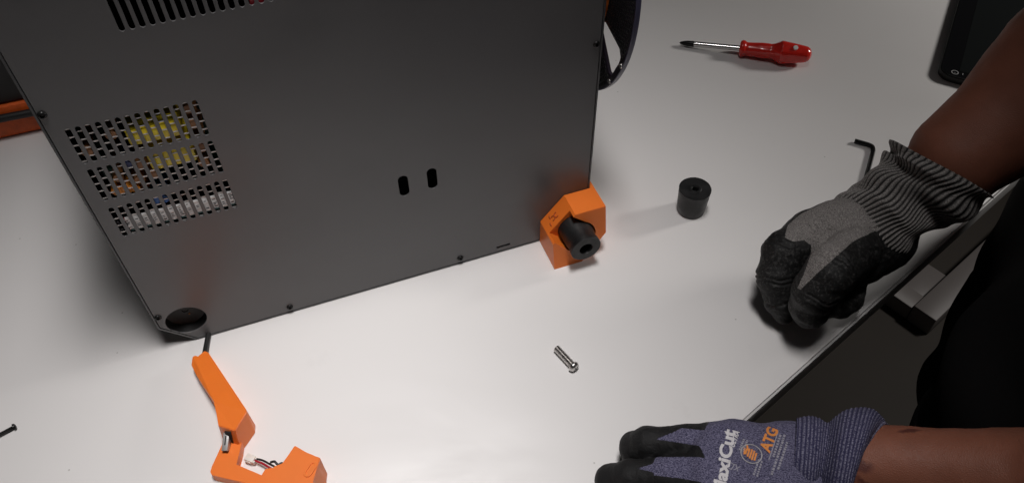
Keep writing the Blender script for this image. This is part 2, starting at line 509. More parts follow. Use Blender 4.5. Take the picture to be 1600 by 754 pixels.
for (u, v, r, m, y) in ((-.116, .243, .0042, 'brown', .0019), (-.0615, .250, .004, 'brown', .0019), (-.0615, .236, .004, 'brown', .0019), (-.0625, .2135, .0042, 'brown', .0019),
                     (-.0650, .199, .004, 'brown', .0019), (-.1060, .2110, .0042, 'brown', .0019), (-.112, .198, .004, 'brown', .0019), (-.1015, .199, .0036, 'brown', .0019),
                     (-.125, .204, .0036, 'brown', .0019), (-.1300, .192, .0042, 'amber', .0019), (-.1235, .1915, .0042, 'amber', .0019), (-.1175, .1905, .0035, 'amber', .0019),
                     (-.1080, .1745, .0036, 'blue', .0019), (-.1018, .1735, .0036, 'blue', .0019), (-.1150, .2140, .0034, 'darkblue', .0019), (-.1355, .2330, .004, 'brown', .0019)):
    b = bmesh.new()
    lathe(b, [(r * .9, y), (r, y + .0006), (r, .045)], 20, Matrix.Translation((u - UC, 0, v)) @ Matrix.Rotation(-math.pi / 2, 4, 'X'))
    obj('capacitor', b, M[m], printer, auto=math.radians(35))
comp('heatsink', 'green', -.136, -.118, .1965, .2065, .012, .040)
comp('choke', 'brown', -.122, -.110, .1680, .1800, .012, .040, .003)
lab = comp('rating_label', 'label', -.1345, -.054, .1525, .1655, .00145, .0024, .0001)
ib = bmesh.new()
for k in range(14):
    u = -.1395 + k * .00647
    z = .1640
    while z > .1545:
        if random.random() < .62:
            w = random.uniform(.0006, .0013)
            box(ib, (u - .0012 - UC, .00130, z - random.uniform(.0005, .0010)), (u - .0012 + w * 2 - UC, .00140, z))
        z -= random.uniform(.0014, .0022)
obj('label_print', ib, M['ink'], lab)
comp('label_foot', 'teal', -.1345, -.054, .1495, .1520, .0026, .0032, .0002)
comp('red_part', 'redlight', -.1362, -.1340, .1600, .1645, .0024, .004, .0005)
comp('red_part', 'redlight', -.0005, .0095, .3120, .380, .0016, .02, .001)

# orange corner bracket with the mounted rubber foot
def foot_profile():
    return [(.0160, 0), (.0164, .0005), (.0163, .0012), (.0152, .0200), (.0143, .0308), (.0138, .0316)]
def foot_mesh(bm, mtx, big_hole):
    lathe(bm, foot_profile()[:3] + [(.0152, .0170), (.0141, .0262), (.0143, .0268), (.0152, .0274), (.0153, .0312), (.0149, .0318), (.0068, .0318), (.0066, .0312), (.0064, .0130)] if big_hole else foot_profile(), 64, mtx, cap0=False, cap1=True)
    # wide end with a small countersunk hole
    lathe(bm, [(.0160, 0), (.0040, .0), (.0038, .0004), (.0032, .0009), (.0030, .0060)], 64, mtx, cap0=False)
bk = empty('corner_bracket', (0, 0, 0), 0, printer)
PG = [(.2100, 0.0), (.2395, 0.0), (.2655, .0270), (.2655, .0580), (.2340, .0580), (.2100, .0300)]
def wf(v): return .0398 - .198 * v
bm = bmesh.new()
prism(bm, [(u - UC, .03, v) for u, v in PG], [(u - UC, -wf(v), v) for u, v in PG])
body = obj('bracket_body', bm, M['orange'], printer)
bpy.data.objects.remove(bk)
body.name = 'corner_bracket'
# pocket for the foot, and the notch behind the chamfer, cut out of the block
cut = bmesh.new()
lathe(cut, [(.0171, .0190), (.0171, .06)], 72, Matrix.Translation((.2375 - UC, 0, .0307)) @ Matrix.Rotation(math.pi / 2, 4, 'X'))
cut_o = obj('cutter', cut, M['orange'])
cut2 = bmesh.new()       # the pocket is open towards the chamfer
pc, pd_, pt = Vector((.2375, .0307)), Vector((-.759, .651)), Vector((.651, .759))
nt_ = [pc - pt * .0168, pc + pt * .0168, pc + pt * .0150 + pd_ * .030, pc - pt * .0150 + pd_ * .030]
prism(cut2, [(q.x - UC, -.0194, q.y) for q in nt_], [(q.x - UC, -.07, q.y) for q in nt_])
cut2_o = obj('cutter2', cut2, M['orange'])
cut3 = bmesh.new()       # clear the panel's own volume
box(cut3, (.20 - UC, -.0006, .0005), (.2612 - UC, .05, .0585))
cut3_o = obj('cutter3', cut3, M['orange'])
for c in (cut_o, cut2_o, cut3_o):
    c.parent = printer
    md = body.modifiers.new('b', 'BOOLEAN'); md.operation = 'DIFFERENCE'; md.object = c; md.solver = 'EXACT'
bpy.context.view_layer.update()
dg = bpy.context.evaluated_depsgraph_get()
me = bpy.data.meshes.new_from_object(body.evaluated_get(dg))
body.modifiers.clear(); body.data = me
for c in (cut_o, cut2_o, cut3_o): bpy.data.objects.remove(c)
bvm = bmesh.new(); bvm.from_mesh(me)
bmesh.ops.remove_doubles(bvm, verts=bvm.verts, dist=1e-5)
bmesh.ops.bevel(bvm, geom=[e for e in bvm.edges if len(e.link_faces) == 2 and e.calc_face_angle(0) > math.radians(25)], offset=.0005, segments=2, affect='EDGES', clamp_overlap=True)
for f in bvm.faces: f.smooth = False
bvm.to_mesh(me); bvm.free()
bm = bmesh.new()
foot_mesh(bm, Matrix.Translation((.2375 - UC, -.0180, .0307)) @ Matrix.Rotation(math.pi / 2, 4, 'X'), True)
obj('rubber_foot', bm, M['rubber'], body, auto=math.radians(30))
# chamfer mark, deboss shade painted in darker orange: two hooked strokes with a leg
mk_ = bmesh.new()
cn = Vector((-.0280, 0, .0240)).normalized()           # chamfer normal in printer space
ct = Vector((.0240, 0, .0280)).normalized()            # up the chamfer
cy = Vector((0, -1, 0))
c0 = Vector((.2205 - UC, -.0105, .0423))
def mark_arc(a0, a1, cx, cyy, r, w=.0005):
    pts = []
    for k in range(9):
        a = math.radians(a0 + (a1 - a0) * k / 8)
        pts.append(c0 + ct * (cx + r * math.cos(a)) + cy * (cyy + r * math.sin(a)) + cn * .00012)
    tube(mk_, pts, w, 6, 2)
mark_arc(60, 300, .0030, 0, .0026, .0007); mark_arc(-120, 120, -.0020, 0, .0024, .0007)
mark_arc(150, 215, -.0042, .0036, .0036, .0007); mark_arc(215, 150, -.0014, -.0036, .0036, .0007)
obj('bracket_mark', mk_, mat('mark_shade_orange', (.42, .07, .008), .6), body, smooth=True)

# ------------------------------------------------------------------ spool on the printer's right side
spool = empty('filament_spool', PU * .285 - PN * .4990 - PN * .1375 + Vector((0, 0, .2475 - .1448)), PSI)
tag(spool, 'dark purple perforated spool disc with orange filament beside the printer', 'spool')
SR, SZ = .1448, .1448
def window_loop(rot):
    L = []
    pts = [(-.0438 + .1375, .2117 - .2475), (-.0140 + .1375, .2040 - .2475), (-.0105 + .1375, .1975 - .2475), (-.0125 + .1375, .1900 - .2475), (-.0235 + .1375, .1690 - .2475), (-.0290 + .1375, .1690 - .2475), (-.052 + .1375, .197 - .2475), (-.053 + .1375, .2060 - .2475)]
    c, s = math.cos(rot), math.sin(rot)
    return [(x * c - y * s, x * s + y * c) for x, y in pts]
def disc(loops, t, u_off, name, m, parent):
    bm = plate_mesh(loops, t, .0003)
    for v in bm.verts: v.co = Vector((u_off + v.co.z, -v.co.x, SZ + v.co.y))
    return obj(name, bm, m, parent, auto=math.radians(35))
flange = disc([circle_loop(0, 0, SR - .0012, 120), circle_loop(0, 0, .028, 40)] + [window_loop(2 * math.pi * k / 6) for k in range(6)], .003, 0, 'flange', M['purple'], spool)
disc([circle_loop(0, 0, SR, 120), circle_loop(0, 0, SR - .0012, 120)], .0046, -.0008, 'rim', M['purple_rim'], flange)
far = disc([circle_loop(0, 0, SR - .0012, 96), circle_loop(0, 0, .028, 40)] + [window_loop(2 * math.pi * k / 6) for k in range(6)], .003, -.0, 'flange', M['purple'], spool)
bpy.data.objects.remove(far)
# raised lattice on the flange, many tiny bars: one part
bm = bmesh.new()
WIN = [window_loop(2 * math.pi * k / 6) for k in range(6)]
for ring in range(12):
    r0 = .0940 + ring * .0040
    for k in range(200):
        a = 2 * math.pi * (k + .5 * (ring % 2)) / 200
        c, s = math.cos(a), math.sin(a)
        rm_ = r0 + .0019
        if min(poly_sd(np.array([[rm_ * c, rm_ * s]]), w_)[0] for w_ in WIN) < .0034: continue
        sub = bmesh.new(); box(sub, (r0 + .0006, -.0011, -.0006), (r0 + .0031, .0011, .0002))
        mtx = Matrix(((0, 0, 1, 0), (-c, s, 0, 0), (s, c, 0, SZ), (0, 0, 0, 1)))
        merge(bm, sub, mtx)
lt = obj('lattice', bm, M['inside'], flange); lt['kind'] = 'stuff'
bm = bmesh.new()
lathe(bm, [(.0990, -.0160), (.0990, -.0008)], 96, Matrix.Translation((0, 0, SZ)) @ Matrix.Rotation(math.pi / 2, 4, 'Y'))
obj('filament_winding', bm, M['filament'], spool, auto=math.radians(35))
bm = bmesh.new(); lathe(bm, [(.026, -.0225), (.026, .006)], 48, Matrix.Translation((0, 0, SZ)) @ Matrix.Rotation(math.pi / 2, 4, 'Y'))
obj('hub', bm, M['black'], spool, auto=math.radians(35))
for (w, v) in ((-.0071, .1911), (-.0248, .1618)):
    bm = bmesh.new(); lathe(bm, [(.0026, 0), (.0024, .0010), (.0012, .0014)], 16, Matrix.Translation((-.0002, -(w + .1375), v - .2475 + SZ)) @ Matrix.Rotation(-math.pi / 2, 4, 'Y'))
    obj('rivet', bm, M['zinc'], flange, smooth=True)

# ------------------------------------------------------------------ orange bin behind the printer's left side
bin_ = empty('storage_bin', PU * -.335 - PN * .4990 - PN * .43, PSI)
tag(bin_, 'orange plastic bin with black lid half hidden behind the printer', 'bin')
bm = bmesh.new(); box(bm, (-.16, -.07, .0), (.16, .16, .042), .006); obj('bin_body', bm, mat('bin_orange', (.70, .11, .012), .5, var=.3, vscale=180, bump=.4, bscale=350), bin_, auto=math.radians(35))
bm = bmesh.new(); box(bm, (-.162, -.066, .0425), (.158, .17, .16), .005); obj('lid', bm, M['black'], bin_, auto=math.radians(35))
bm = bmesh.new(); tube(bm, [(-.18, -.074, .030), (-.05, -.0745, .033), (.05, -.0745, .031), (.155, -.074, .027)], .0045, 10); obj('strap', bm, M['black'], bin_, smooth=True)

# ------------------------------------------------------------------ loose rubber foot
ft = empty('rubber_foot', (.1868, .5812, 0))
tag(ft, 'loose black tapered rubber foot standing on the table right of the orange bracket', 'rubber foot')
bm = bmesh.new()
foot_mesh(bm, Matrix.Translation((0, 0, .0318)) @ Matrix.Rotation(math.pi, 4, 'X'), False)
fb = obj('foot_body', bm, M['rubber'], ft, auto=math.radians(30))
bm = bmesh.new(); lathe(bm, [(.0066, .03185), (.0062, .0322), (.0042, .0322), (.0040, .0312)], 40, cap0=False, cap1=False)
obj('hole_collar', bm, M['rubber'], ft, auto=math.radians(30))

# ------------------------------------------------------------------ silver bolt
bolt = empty('bolt', (.0455, .4040, 0))
tag(bolt, 'silver cross-head bolt lying on the bare white table', 'bolt')
A, B = Vector((0.0387, 0.4088, .0047)), Vector((0.0547, 0.3869, .0049))
bmx = axis_matrix(A - bolt.location, B - bolt.location)
Lb = (B - A).length
bm = bmesh.new()
prof = [(.0026, 0), (.0033, .0006)]
z = .0006; 
while z < Lb - .0042:
    prof += [(.00335, z + .0001), (.00285, z + .0005)]; z += .0010
prof += [(.0033, Lb - .0034)]
lathe(bm, prof, 28, bmx)
obj('shaft', bm, M['zinc'], bolt, auto=math.radians(50))
bm = bmesh.new()
hp = [(.0034, Lb - .0036), (.0046, Lb - .0036), (.0050, Lb - .0031), (.0049, Lb - .0018), (.0044, Lb - .0006), (.0034, Lb + .0003), (.0020, Lb + .0008), (.0004, Lb + .0009)]
lathe(bm, hp, 36, bmx)
head = obj('head', bm, M['zinc'], bolt, auto=math.radians(50))
bm = bmesh.new()
for k in range(2):
    sub = bmesh.new(); box(sub, (-.0023, -.0005, Lb + .0002), (.0023, .0005, Lb + .00098))
    merge(bm, sub, bmx @ Matrix.Rotation(math.pi / 2 * k + .5, 4, 'Z'))
obj('cross_recess_shade', bm, M['inside'], head)  # black bars on the head stand in for the shaded cross slot

# ------------------------------------------------------------------ dark screw at the left edge
ds = empty('screw', (-.431, .331, 0))
tag(ds, 'thin black machine screw at the left end of the table', 'screw')
A, B = Vector((-.4480, .3180, .0029)), Vector((-.4222, .3378, .0029))
dmx = axis_matrix(A - ds.location, B - ds.location); Ls = (B - A).length
bm = bmesh.new(); prof = [(.0010, 0)]; z = 0
while z < Ls - .002: prof += [(.0016, z + .0002), (.00135, z + .0005)]; z += .0007
lathe(bm, prof, 20, dmx); obj('shaft', bm, M['blackmetal'], ds, auto=math.radians(50))
bm = bmesh.new(); lathe(bm, [(.0016, Ls - .0015), (.0029, Ls - .0015), (.0029, Ls - .0009), (.0024, Ls + .0002), (.0012, Ls + .0006), (.0011, Ls)], 24, dmx)
obj('head', bm, M['blackmetal'], ds, auto=math.radians(40))

# ------------------------------------------------------------------ screwdriver
sd = empty('screwdriver', (.318, .8545, 0))
tag(sd, 'screwdriver with red plastic handle and steel shaft at the back of the table', 'screwdriver')
A, B = Vector((0.2162, 0.8675, .0042)), Vector((0.3701, 0.8241, .0150))
smx = axis_matrix(A - sd.location, B - sd.location); LS = (B - A).length
h0 = LS * .462
bm = bmesh.new(); lathe(bm, [(.0034, .018), (.0034, h0 + .004)], 28, smx); obj('shaft', bm, M['chrome'], sd, auto=math.radians(40))
bm = bmesh.new()
def cross_tip(r, z, a): return r * (1 - .28 * (0.5 + .5 * math.cos(4 * a)) * max(0, 1 - z / .010))
lathe(bm, [(.0006, 0), (.0016, .0012), (.0029, .0060), (.0036, .0100), (.0037, .0180)], 32, smx, mod=cross_tip); obj('tip', bm, M['blackmetal'], sd, auto=math.radians(50))
bm = bmesh.new()
hl = LS - h0
prof = [(r_ * 1.08, z_) for r_, z_ in [(.0062, 0), (.0088, .0012), (.0097, .0035), (.0094, .0062), (.0080, .0085), (.0078, .0110), (.0084, .019), (.0093, .029), (.0092, .036), (.0089, .041), (.0096, .045), (.0118, .050), (.0136, .0535), (.0139, .0550), (.0136, .0575), (.0124, .066), (.0110, .076), (.0098, .0835), (.0088, .0875), (.0068, .0908), (.0040, .0927), (.0010, .0934)]]
sc_ = hl / .0934
def flute(r, z, a):
    zz = (z - h0) / sc_
    k = 0.0
    if .010 < zz < .088: k = .075 * math.sin(math.pi * (zz - .010) / .078) ** .5
    return r * (1 - k * (.5 + .5 * math.cos(6 * a)))
fine = []
for (r0, z0), (r1, z1) in zip(prof[:-1], prof[1:]):
    for k in range(3): t = k / 3; fine.append((r0 + (r1 - r0) * t, h0 + (z0 + (z1 - z0) * t) * sc_))
fine.append((prof[-1][0], h0 + prof[-1][1] * sc_))
lathe(bm, fine, 72, smx, mod=flute)
hnd = obj('handle', bm, M['red'], sd, auto=math.radians(60))
bm = bmesh.new()
dz = h0 + .0690 * sc_
q = smx @ Vector((0, 0, dz))
dirn = (Vector((0, -.42, 1))).normalized()
lathe(bm, [(.0029, 0), (.0029, .0133), (.0026, .0136)], 28, axis_matrix(q, q + dirn)); obj('white_dot', bm, M['whitedot'], hnd, auto=math.radians(40))

# ------------------------------------------------------------------ hex key
hk = empty('hex_key', (.395, .652, 0))
tag(hk, 'black bent hex key lying beside the grey glove cuff', 'hex key')
pts = [(.3855, .6822), (.3985, .6755)]
cx0 = Vector((.3985, .6755)); cx1 = Vector((.4020, .6630))
pts = [Vector((.3862, .6815, .0026)), Vector((.3950, .6772, .0026)), Vector((.4000, .6745, .0026)), Vector((.4026, .6718, .0026)), Vector((.4028, .6675, .0026)), Vector((.4010, .6625, .0026)), Vector((.3890, .6375, .0026)), Vector((.3762, .6110, .0026))]
bm = bmesh.new(); tube(bm, [p - hk.location for p in pts], .0025, 6, 5); obj('key_bar', bm, M['blackmetal'], hk, auto=math.radians(45))

# ------------------------------------------------------------------ tablet
TL = Vector((.4685, .8790, 0)).normalized()
tx = Vector((.0823, .1552, 0)).normalized(); ty = Vector((tx.y, -tx.x, 0))
tb0 = Vector((.5248, .8079, 0)) - tx * .016
tab = empty('tablet', tb0 + tx * .12 + ty * .09)
tag(tab, 'black tablet lying under the raised bare forearm at the back', 'tablet')
def tab_loop(g, R, L=.245, W=.172, n=8):
    out = []
    for (cx, cy, a0) in ((L - R, W - R, 0), (R, W - R, 90), (R, R, 180), (L - R, R, 270)):
        for k in range(n + 1):
            a = math.radians(a0 + 90 * k / n); rr = R - g
            out.append((cx + rr * math.cos(a), cy + rr * math.sin(a)))
    return out
def tab_part(name, loop, z, t, m, bev=0.0):
    bm = plate_mesh([loop], t, bev)
    for v in bm.verts: v.co = tb0 + tx * v.co.x + ty * v.co.y + Vector((0, 0, z + v.co.z)) - tab.location
    return obj(name, bm, m, tab, auto=math.radians(40))
tab_part('case', tab_loop(0, .016), .0003, .0085, M['black'], .0015)
tab_part('cover_glass', tab_loop(.0012, .016), .0089, .0006, M['glass'])
tab_part('screen', [(.014, .022), (.235, .022), (.235, .155), (.014, .155)], .0096, .0002, M['screen'])
bm = plate_mesh([circle_loop(0, 0, .0042, 32), circle_loop(0, 0, .0032, 32)], .0001); b2 = plate_mesh([[(-.0015, -.0003), (.0004, -.0003), (.0004, .0003), (-.0015, .0003)]], .0001); merge(bm, b2)
for dy in (.0175,):
    for v in bm.verts: v.co = tb0 + tx * (.0085 + v.co.x) + ty * (dy + v.co.y) + Vector((0, 0, .0100 + v.co.z)) - tab.location
obj('power_icon', bm, M['icon'], tab)
bm = bmesh.new(); box(bm, (.0070, .0260, .0100), (.0105, .0268, .0102))
for v in bm.verts: v.co = tb0 + tx * v.co.x + ty * v.co.y + Vector((0, 0, v.co.z)) - tab.location
obj('side_mark', bm, M['icon'], tab)

# ------------------------------------------------------------------ orange camera arm (front left)
arm = empty('camera_mount', (-.25, .35, 0))
tag(arm, 'long orange plastic mount with an L-shaped end and a metal plug', 'camera mount')
O = Vector(arm.location)
TOP = [(-.2831, .3900, .013), (-.2843, .3984, .013), (-.2821, .3998, .013), (-.2791, .3986, .013), (-.2753, .4048, .013), (-.2715, .4033, .013),
       (-.2206, .3375, .028), (-.2192, .3347, .028), (-.2254, .3178, .028), (-.2397, .3224, .028), (-.2497, .3471, .025), (-.2754, .3786, .015)]
BOT = [(-.2835, .3900, .0), (-.2845, .3985, .0), (-.2822, .4000, .0), (-.2791, .3988, .0), (-.2753, .4049, .0), (-.2713, .4033, .0),
       (-.2193, .3372, .0), (-.2183, .3300, .0), (-.2263, .3122, .0), (-.2440, .3240, .0), (-.2508, .3471, .0), (-.2758, .3786, .0)]
bm = bmesh.new(); prism(bm, [Vector(c) - O for c in BOT], [Vector(c) - O for c in TOP])
bmesh.ops.bevel(bm, geom=[e for e in bm.edges if e.calc_length() > .004], offset=.0005, segments=2, affect='EDGES', clamp_overlap=True)
armb = obj('mount_body', bm, M['orange'], arm)
LP = [(-.2415, .3245), (-.2396, .3150), (-.2440, .2952), (-.2445, .2915), (-.2425, .2886), (-.2400, .2878), (-.1830, .2735), (-.1800, .2800), (-.2031, .2881), (-.2247, .2968), (-.2249, .2985), (-.2240, .3100), (-.2250, .3250)]
bm = bmesh.new(); prism(bm, [(x - O.x, y - O.y, .0002) for x, y in LP], [(x - O.x, y - O.y, .0102) for x, y in LP])
bmesh.ops.bevel(bm, geom=list(bm.edges), offset=.0005, segments=2, affect='EDGES', clamp_overlap=True)
obj('mount_foot', bm, M['orange'], arm)
# opening shade as a black slab, and the metal plug that sticks out
fa, fb_ = Vector((-.2397, .3224, .028)), Vector((-.2254, .3178, .028)); ga, gb = Vector((-.2440, .3240, 0)), Vector((-.2263, .3122, 0))
def face_pt(s, t): return (fa + (fb_ - fa) * s) + ((ga + (gb - ga) * s) - (fa + (fb_ - fa) * s)) * t
fn = (fb_ - fa).cross(ga - fa).normalized()
if fn.y > 0: fn = -fn
bm = bmesh.new()
quad = [face_pt(.36, .16), face_pt(.74, .10), face_pt(.74, .62), face_pt(.36, .68)]
prism(bm, [q - O - fn * .0006 for q in quad], [q - O + fn * .0014 for q in quad]); obj('plug_opening_shade', bm, M['inside'], arm)  # solid black slab on the face paints the dark inside the opening
px, py = (fb_ - fa).normalized(), Vector((0, 0, 1))
pd = Vector((-.02, -1, -.42)).normalized(); px = Vector((1, -.05, 0)).normalized(); px = (px - pd * px.dot(pd)).normalized(); pm = Matrix((px, pd, px.cross(pd))).transposed().to_4x4(); pm.translation = face_pt(.42, .42) - O
bm = bmesh.new(); sub = bmesh.new(); box(sub, (-.0024, -.004, -.0036), (.0024, .0125, .0036), .0003); merge(bm, sub, pm)
plug = obj('usb_plug', bm, mat('plug_nickel', (.46, .45, .44), .48, metal=.55, bump=.1), arm, auto=math.radians(30))
bm = bmesh.new()
sub = bmesh.new(); box(sub, (-.0018, .0124, -.0029), (.0018, .0127, .0029)); merge(bm, sub, pm)
sub = bmesh.new(); box(sub, (-.0005, .0005, -.00375), (.0005, .0080, .00375)); merge(bm, sub, pm)
obj('plug_window_shade', bm, M['inside'], plug)  # black caps paint the shade inside the plug's end and slot
bm = bmesh.new(); tube(bm, [(-.2800 - O.x, .4620 - O.y, .0030), (-.2808 - O.x, .4400 - O.y, .0030), (-.2790 - O.x, .4180 - O.y, .0040), (-.2765 - O.x, .4020 - O.y, .0070)], .0023, 14); obj('cable', bm, M['black'], arm, smooth=True)

# ------------------------------------------------------------------ orange housing with wires (front)
hs = empty('printed_housing', (-.175, .27, 0))
tag(hs, 'orange printed housing with red and black wires ending in a white connector', 'printed housing')
O = Vector(hs.location)
HT_ = [(-.1750, .3044), (-.1639, .2978), (-.1590, .2957), (-.1528, .2935), (-.1542, .2855), (-.1560, .2700), (-.1600, .2550), (-.1960, .2550), (-.1935, .2728), (-.1882, .2870), (-.1816, .2885)]
HB_ = [(-.1752, .3048), (-.1640, .2984), (-.1588, .2962), (-.1522, .2935), (-.1520, .2860), (-.1545, .2690), (-.1590, .2545), (-.1965, .2545), (-.1940, .2728), (-.1886, .2874), (-.1818, .2889)]
bm = bmesh.new(); prism(bm, [(x - O.x, y - O.y, 0.0) for x, y in HB_], [(x - O.x, y - O.y, .028) for x, y in HT_])
bmesh.ops.bevel(bm, geom=list(bm.edges), offset=.0006, segments=2, affect='EDGES', clamp_overlap=True)
obj('housing_body', bm, M['orange'], hs)
bm = bmesh.new(); LG = [(-.1958, .2865), (-.1896, .2875), (-.1945, .2725), (-.1970, .2560), (-.2060, .2560), (-.2010, .2730)]
prism(bm, [(x - O.x, y - O.y, .0105) for x, y in LG], [(x - O.x, y - O.y, .0240) for x, y in LG]); obj('ledge', bm, M['orange'], hs)
# raised slot on top
bm = plate_mesh([slot_loop(0, -.0068, .0068, .0068, 8), slot_loop(0, -.0050, .0050, .0034, 8)], .0012, .0002)
b2 = plate_mesh([slot_loop(0, -.0050, .0050, .0034, 8)], .0003); merge(bm, b2)
mt = Matrix.Translation((-.1592 - O.x, .2836 - O.y, .0278)) @ Matrix.Rotation(math.radians(-25), 4, 'Z')
for v in bm.verts: v.co = mt @ v.co
obj('slot_rim', bm, M['orange'], hs)
for nm, m, off in (('red_wire', 'wire_red', -.0009), ('black_wire', 'black', .0009)):
    bm = bmesh.new(); tube(bm, [(-.2119 - O.x, .3036 + off - O.y, .0052), (-.2050 - O.x, .3010 + off * 1.4 - O.y, .0065), (-.1985 - O.x, .2968 + off * 1.6 - O.y, .0085), (-.1925 - O.x, .2925 + off * 1.6 - O.y, .0120), (-.1885 - O.x, .2890 + off - O.y, .0140)], .00085, 10); obj(nm, bm, M[m], hs, smooth=True)
bm = bmesh.new(); tube(bm, [(-.1925 - O.x, .2920 - O.y, .0240), (-.1890 - O.x, .2915 - O.y, .0262), (-.1860 - O.x, .2892 - O.y, .0255), (-.1835 - O.x, .2905 - O.y, .0250), (-.1812 - O.x, .2900 - O.y, .0240)], .0010, 10); obj('black_wire', bm, M['black'], hs, smooth=True)
bm = bmesh.new(); box(bm, (-.0042, -.0030, 0), (.0038, .0030, .0046), .0004); box(bm, (-.0030, -.0036, .0010), (.0020, -.00305, .0034), .0001); box(bm, (.00385, -.0026, .0006), (.0052, -.0008, .0040)); box(bm, (.00385, .0008, .0006), (.0052, .0026, .0040))
cnm = Matrix.Translation((-.2158 - O.x, .3046 - O.y, .0022)) @ Matrix.Rotation(math.radians(-22), 4, 'Z') 
for v in bm.verts: v.co = cnm @ v.co
obj('connector', bm, M['cream'], hs, auto=math.radians(35))

# ------------------------------------------------------------------ person: bare forearms, black clothes, two gloves
GREY = {'heel': [[0.3391, 0.4938, 0.052, 0.0325], [0.312, 0.4756, 0.052, 0.0291], [0.2904, 0.4636, 0.045, 0.0225]],
 'index': [[0.2751, 0.4907, 0.062, 0.02], [0.2451, 0.4699, 0.06, 0.02], [0.2376, 0.4547, 0.046, 0.017], [0.2428, 0.4408, 0.028, 0.0141], [0.2463, 0.4352, 0.018, 0.0105]],
 'middle': [[0.2807, 0.4893, 0.04, 0.0191], [0.259, 0.4724, 0.03, 0.0164], [0.2645, 0.448, 0.018, 0.0132], [0.2836, 0.4418, 0.018, 0.012]],
 'palm': [[0.3296, 0.4973, 0.066, 0.0321], [0.302, 0.4885, 0.064, 0.0315], [0.2821, 0.4863, 0.058, 0.025]],
 'pinky': [[0.3218, 0.4806, 0.044, 0.018], [0.3153, 0.4677, 0.032, 0.0122], [0.3117, 0.4545, 0.026, 0.0115], [0.3094, 0.4443, 0.024, 0.0108]],
 'ring': [[0.299, 0.4861, 0.036, 0.0193], [0.28, 0.467, 0.022, 0.0153], [0.2876, 0.4461, 0.018, 0.012], [0.2986, 0.4401, 0.021, 0.0126]],
 'thumb': [[0.2986, 0.4568, 0.078, 0.0218], [0.2669, 0.4263, 0.088, 0.0208], [0.2575, 0.4185, 0.072, 0.0197], [0.2571, 0.4171, 0.052, 0.0171],
           [0.2579, 0.4161, 0.044, 0.0137]]}
GREY_DIR = [0.3527, 0.5976, -0.7201]
GREY_KNIT = [[0.3651, 0.5715, 0.06], [0.3225, 0.5493, 0.06], [0.2979, 0.531, 0.06], [0.2714, 0.5165, 0.06], [0.2562, 0.5031, 0.06], [0.2505, 0.4882, 0.06], [0.2564, 0.4834, 0.06],
 [0.2672, 0.4848, 0.06], [0.2715, 0.4786, 0.06], [0.2669, 0.4651, 0.06], [0.2582, 0.4483, 0.06], [0.2481, 0.432, 0.06], [0.2506, 0.4306, 0.06], [0.2674, 0.4467, 0.06],
 [0.2875, 0.4647, 0.06], [0.3086, 0.4826, 0.06], [0.332, 0.4947, 0.06], [0.3574, 0.5078, 0.06]]
CUFF_G = [[0.3186, 0.4931, 0.062, 0.0364], [0.3391, 0.5025, 0.074, 0.0373], [0.3595, 0.511, 0.09, 0.0374], [0.3738, 0.5151, 0.102, 0.0433], [0.3835, 0.5192, 0.113, 0.0472]]
ARM_G = [[0.3226, 0.4974, 0.066, 0.0217], [0.3653, 0.5118, 0.094, 0.0271], [0.379, 0.5203, 0.108, 0.0324], [0.395, 0.5238, 0.124, 0.0414], [0.4359, 0.5428, 0.152, 0.0495],
 [0.4752, 0.5665, 0.195, 0.0591]]
BLUE = {'index': [[0.1654, 0.2912, 0.046, 0.0152], [0.1321, 0.2933, 0.047, 0.0129], [0.1041, 0.2972, 0.038, 0.0125], [0.0957, 0.3001, 0.026, 0.0117],
           [0.0954, 0.2973, 0.016, 0.0096]],
 'knuckle': [[0.1703, 0.2977, 0.052, 0.0068], [0.1523, 0.2905, 0.058, 0.0077], [0.144, 0.2781, 0.06, 0.0076], [0.1401, 0.266, 0.06, 0.008], [0.1391, 0.252, 0.058, 0.008],
             [0.1392, 0.2338, 0.056, 0.0079], [0.1442, 0.2195, 0.05, 0.0074]],
 'middle': [[0.1584, 0.2663, 0.046, 0.0159], [0.1173, 0.2658, 0.048, 0.0142], [0.088, 0.2703, 0.036, 0.0128], [0.0746, 0.2734, 0.024, 0.012],
            [0.0727, 0.2718, 0.016, 0.01]],
 'palm': [[0.2211, 0.2779, 0.05, 0.0265], [0.2054, 0.2771, 0.05, 0.0273], [0.1673, 0.2754, 0.046, 0.0259], [0.158, 0.2754, 0.044, 0.0238]],
 'palm2': [[0.2133, 0.2555, 0.046, 0.0251], [0.1956, 0.2487, 0.044, 0.029], [0.158, 0.2466, 0.042, 0.0266]],
 'pinky': [[0.1563, 0.2232, 0.04, 0.0141], [0.1253, 0.2162, 0.04, 0.0119], [0.104, 0.2163, 0.028, 0.0106], [0.0973, 0.2179, 0.016, 0.0092]],
 'ring': [[0.1546, 0.2434, 0.044, 0.0152], [0.1138, 0.2382, 0.046, 0.0134], [0.0851, 0.2407, 0.034, 0.0121], [0.076, 0.2444, 0.018, 0.0103]],
 'thumb': [[0.2071, 0.2847, 0.03, 0.0184], [0.1743, 0.2914, 0.026, 0.0129], [0.1503, 0.2925, 0.02, 0.0108], [0.1302, 0.2915, 0.018, 0.0091]]}
BLUE_DIR = [0.2049, 0.4253, -0.8816]
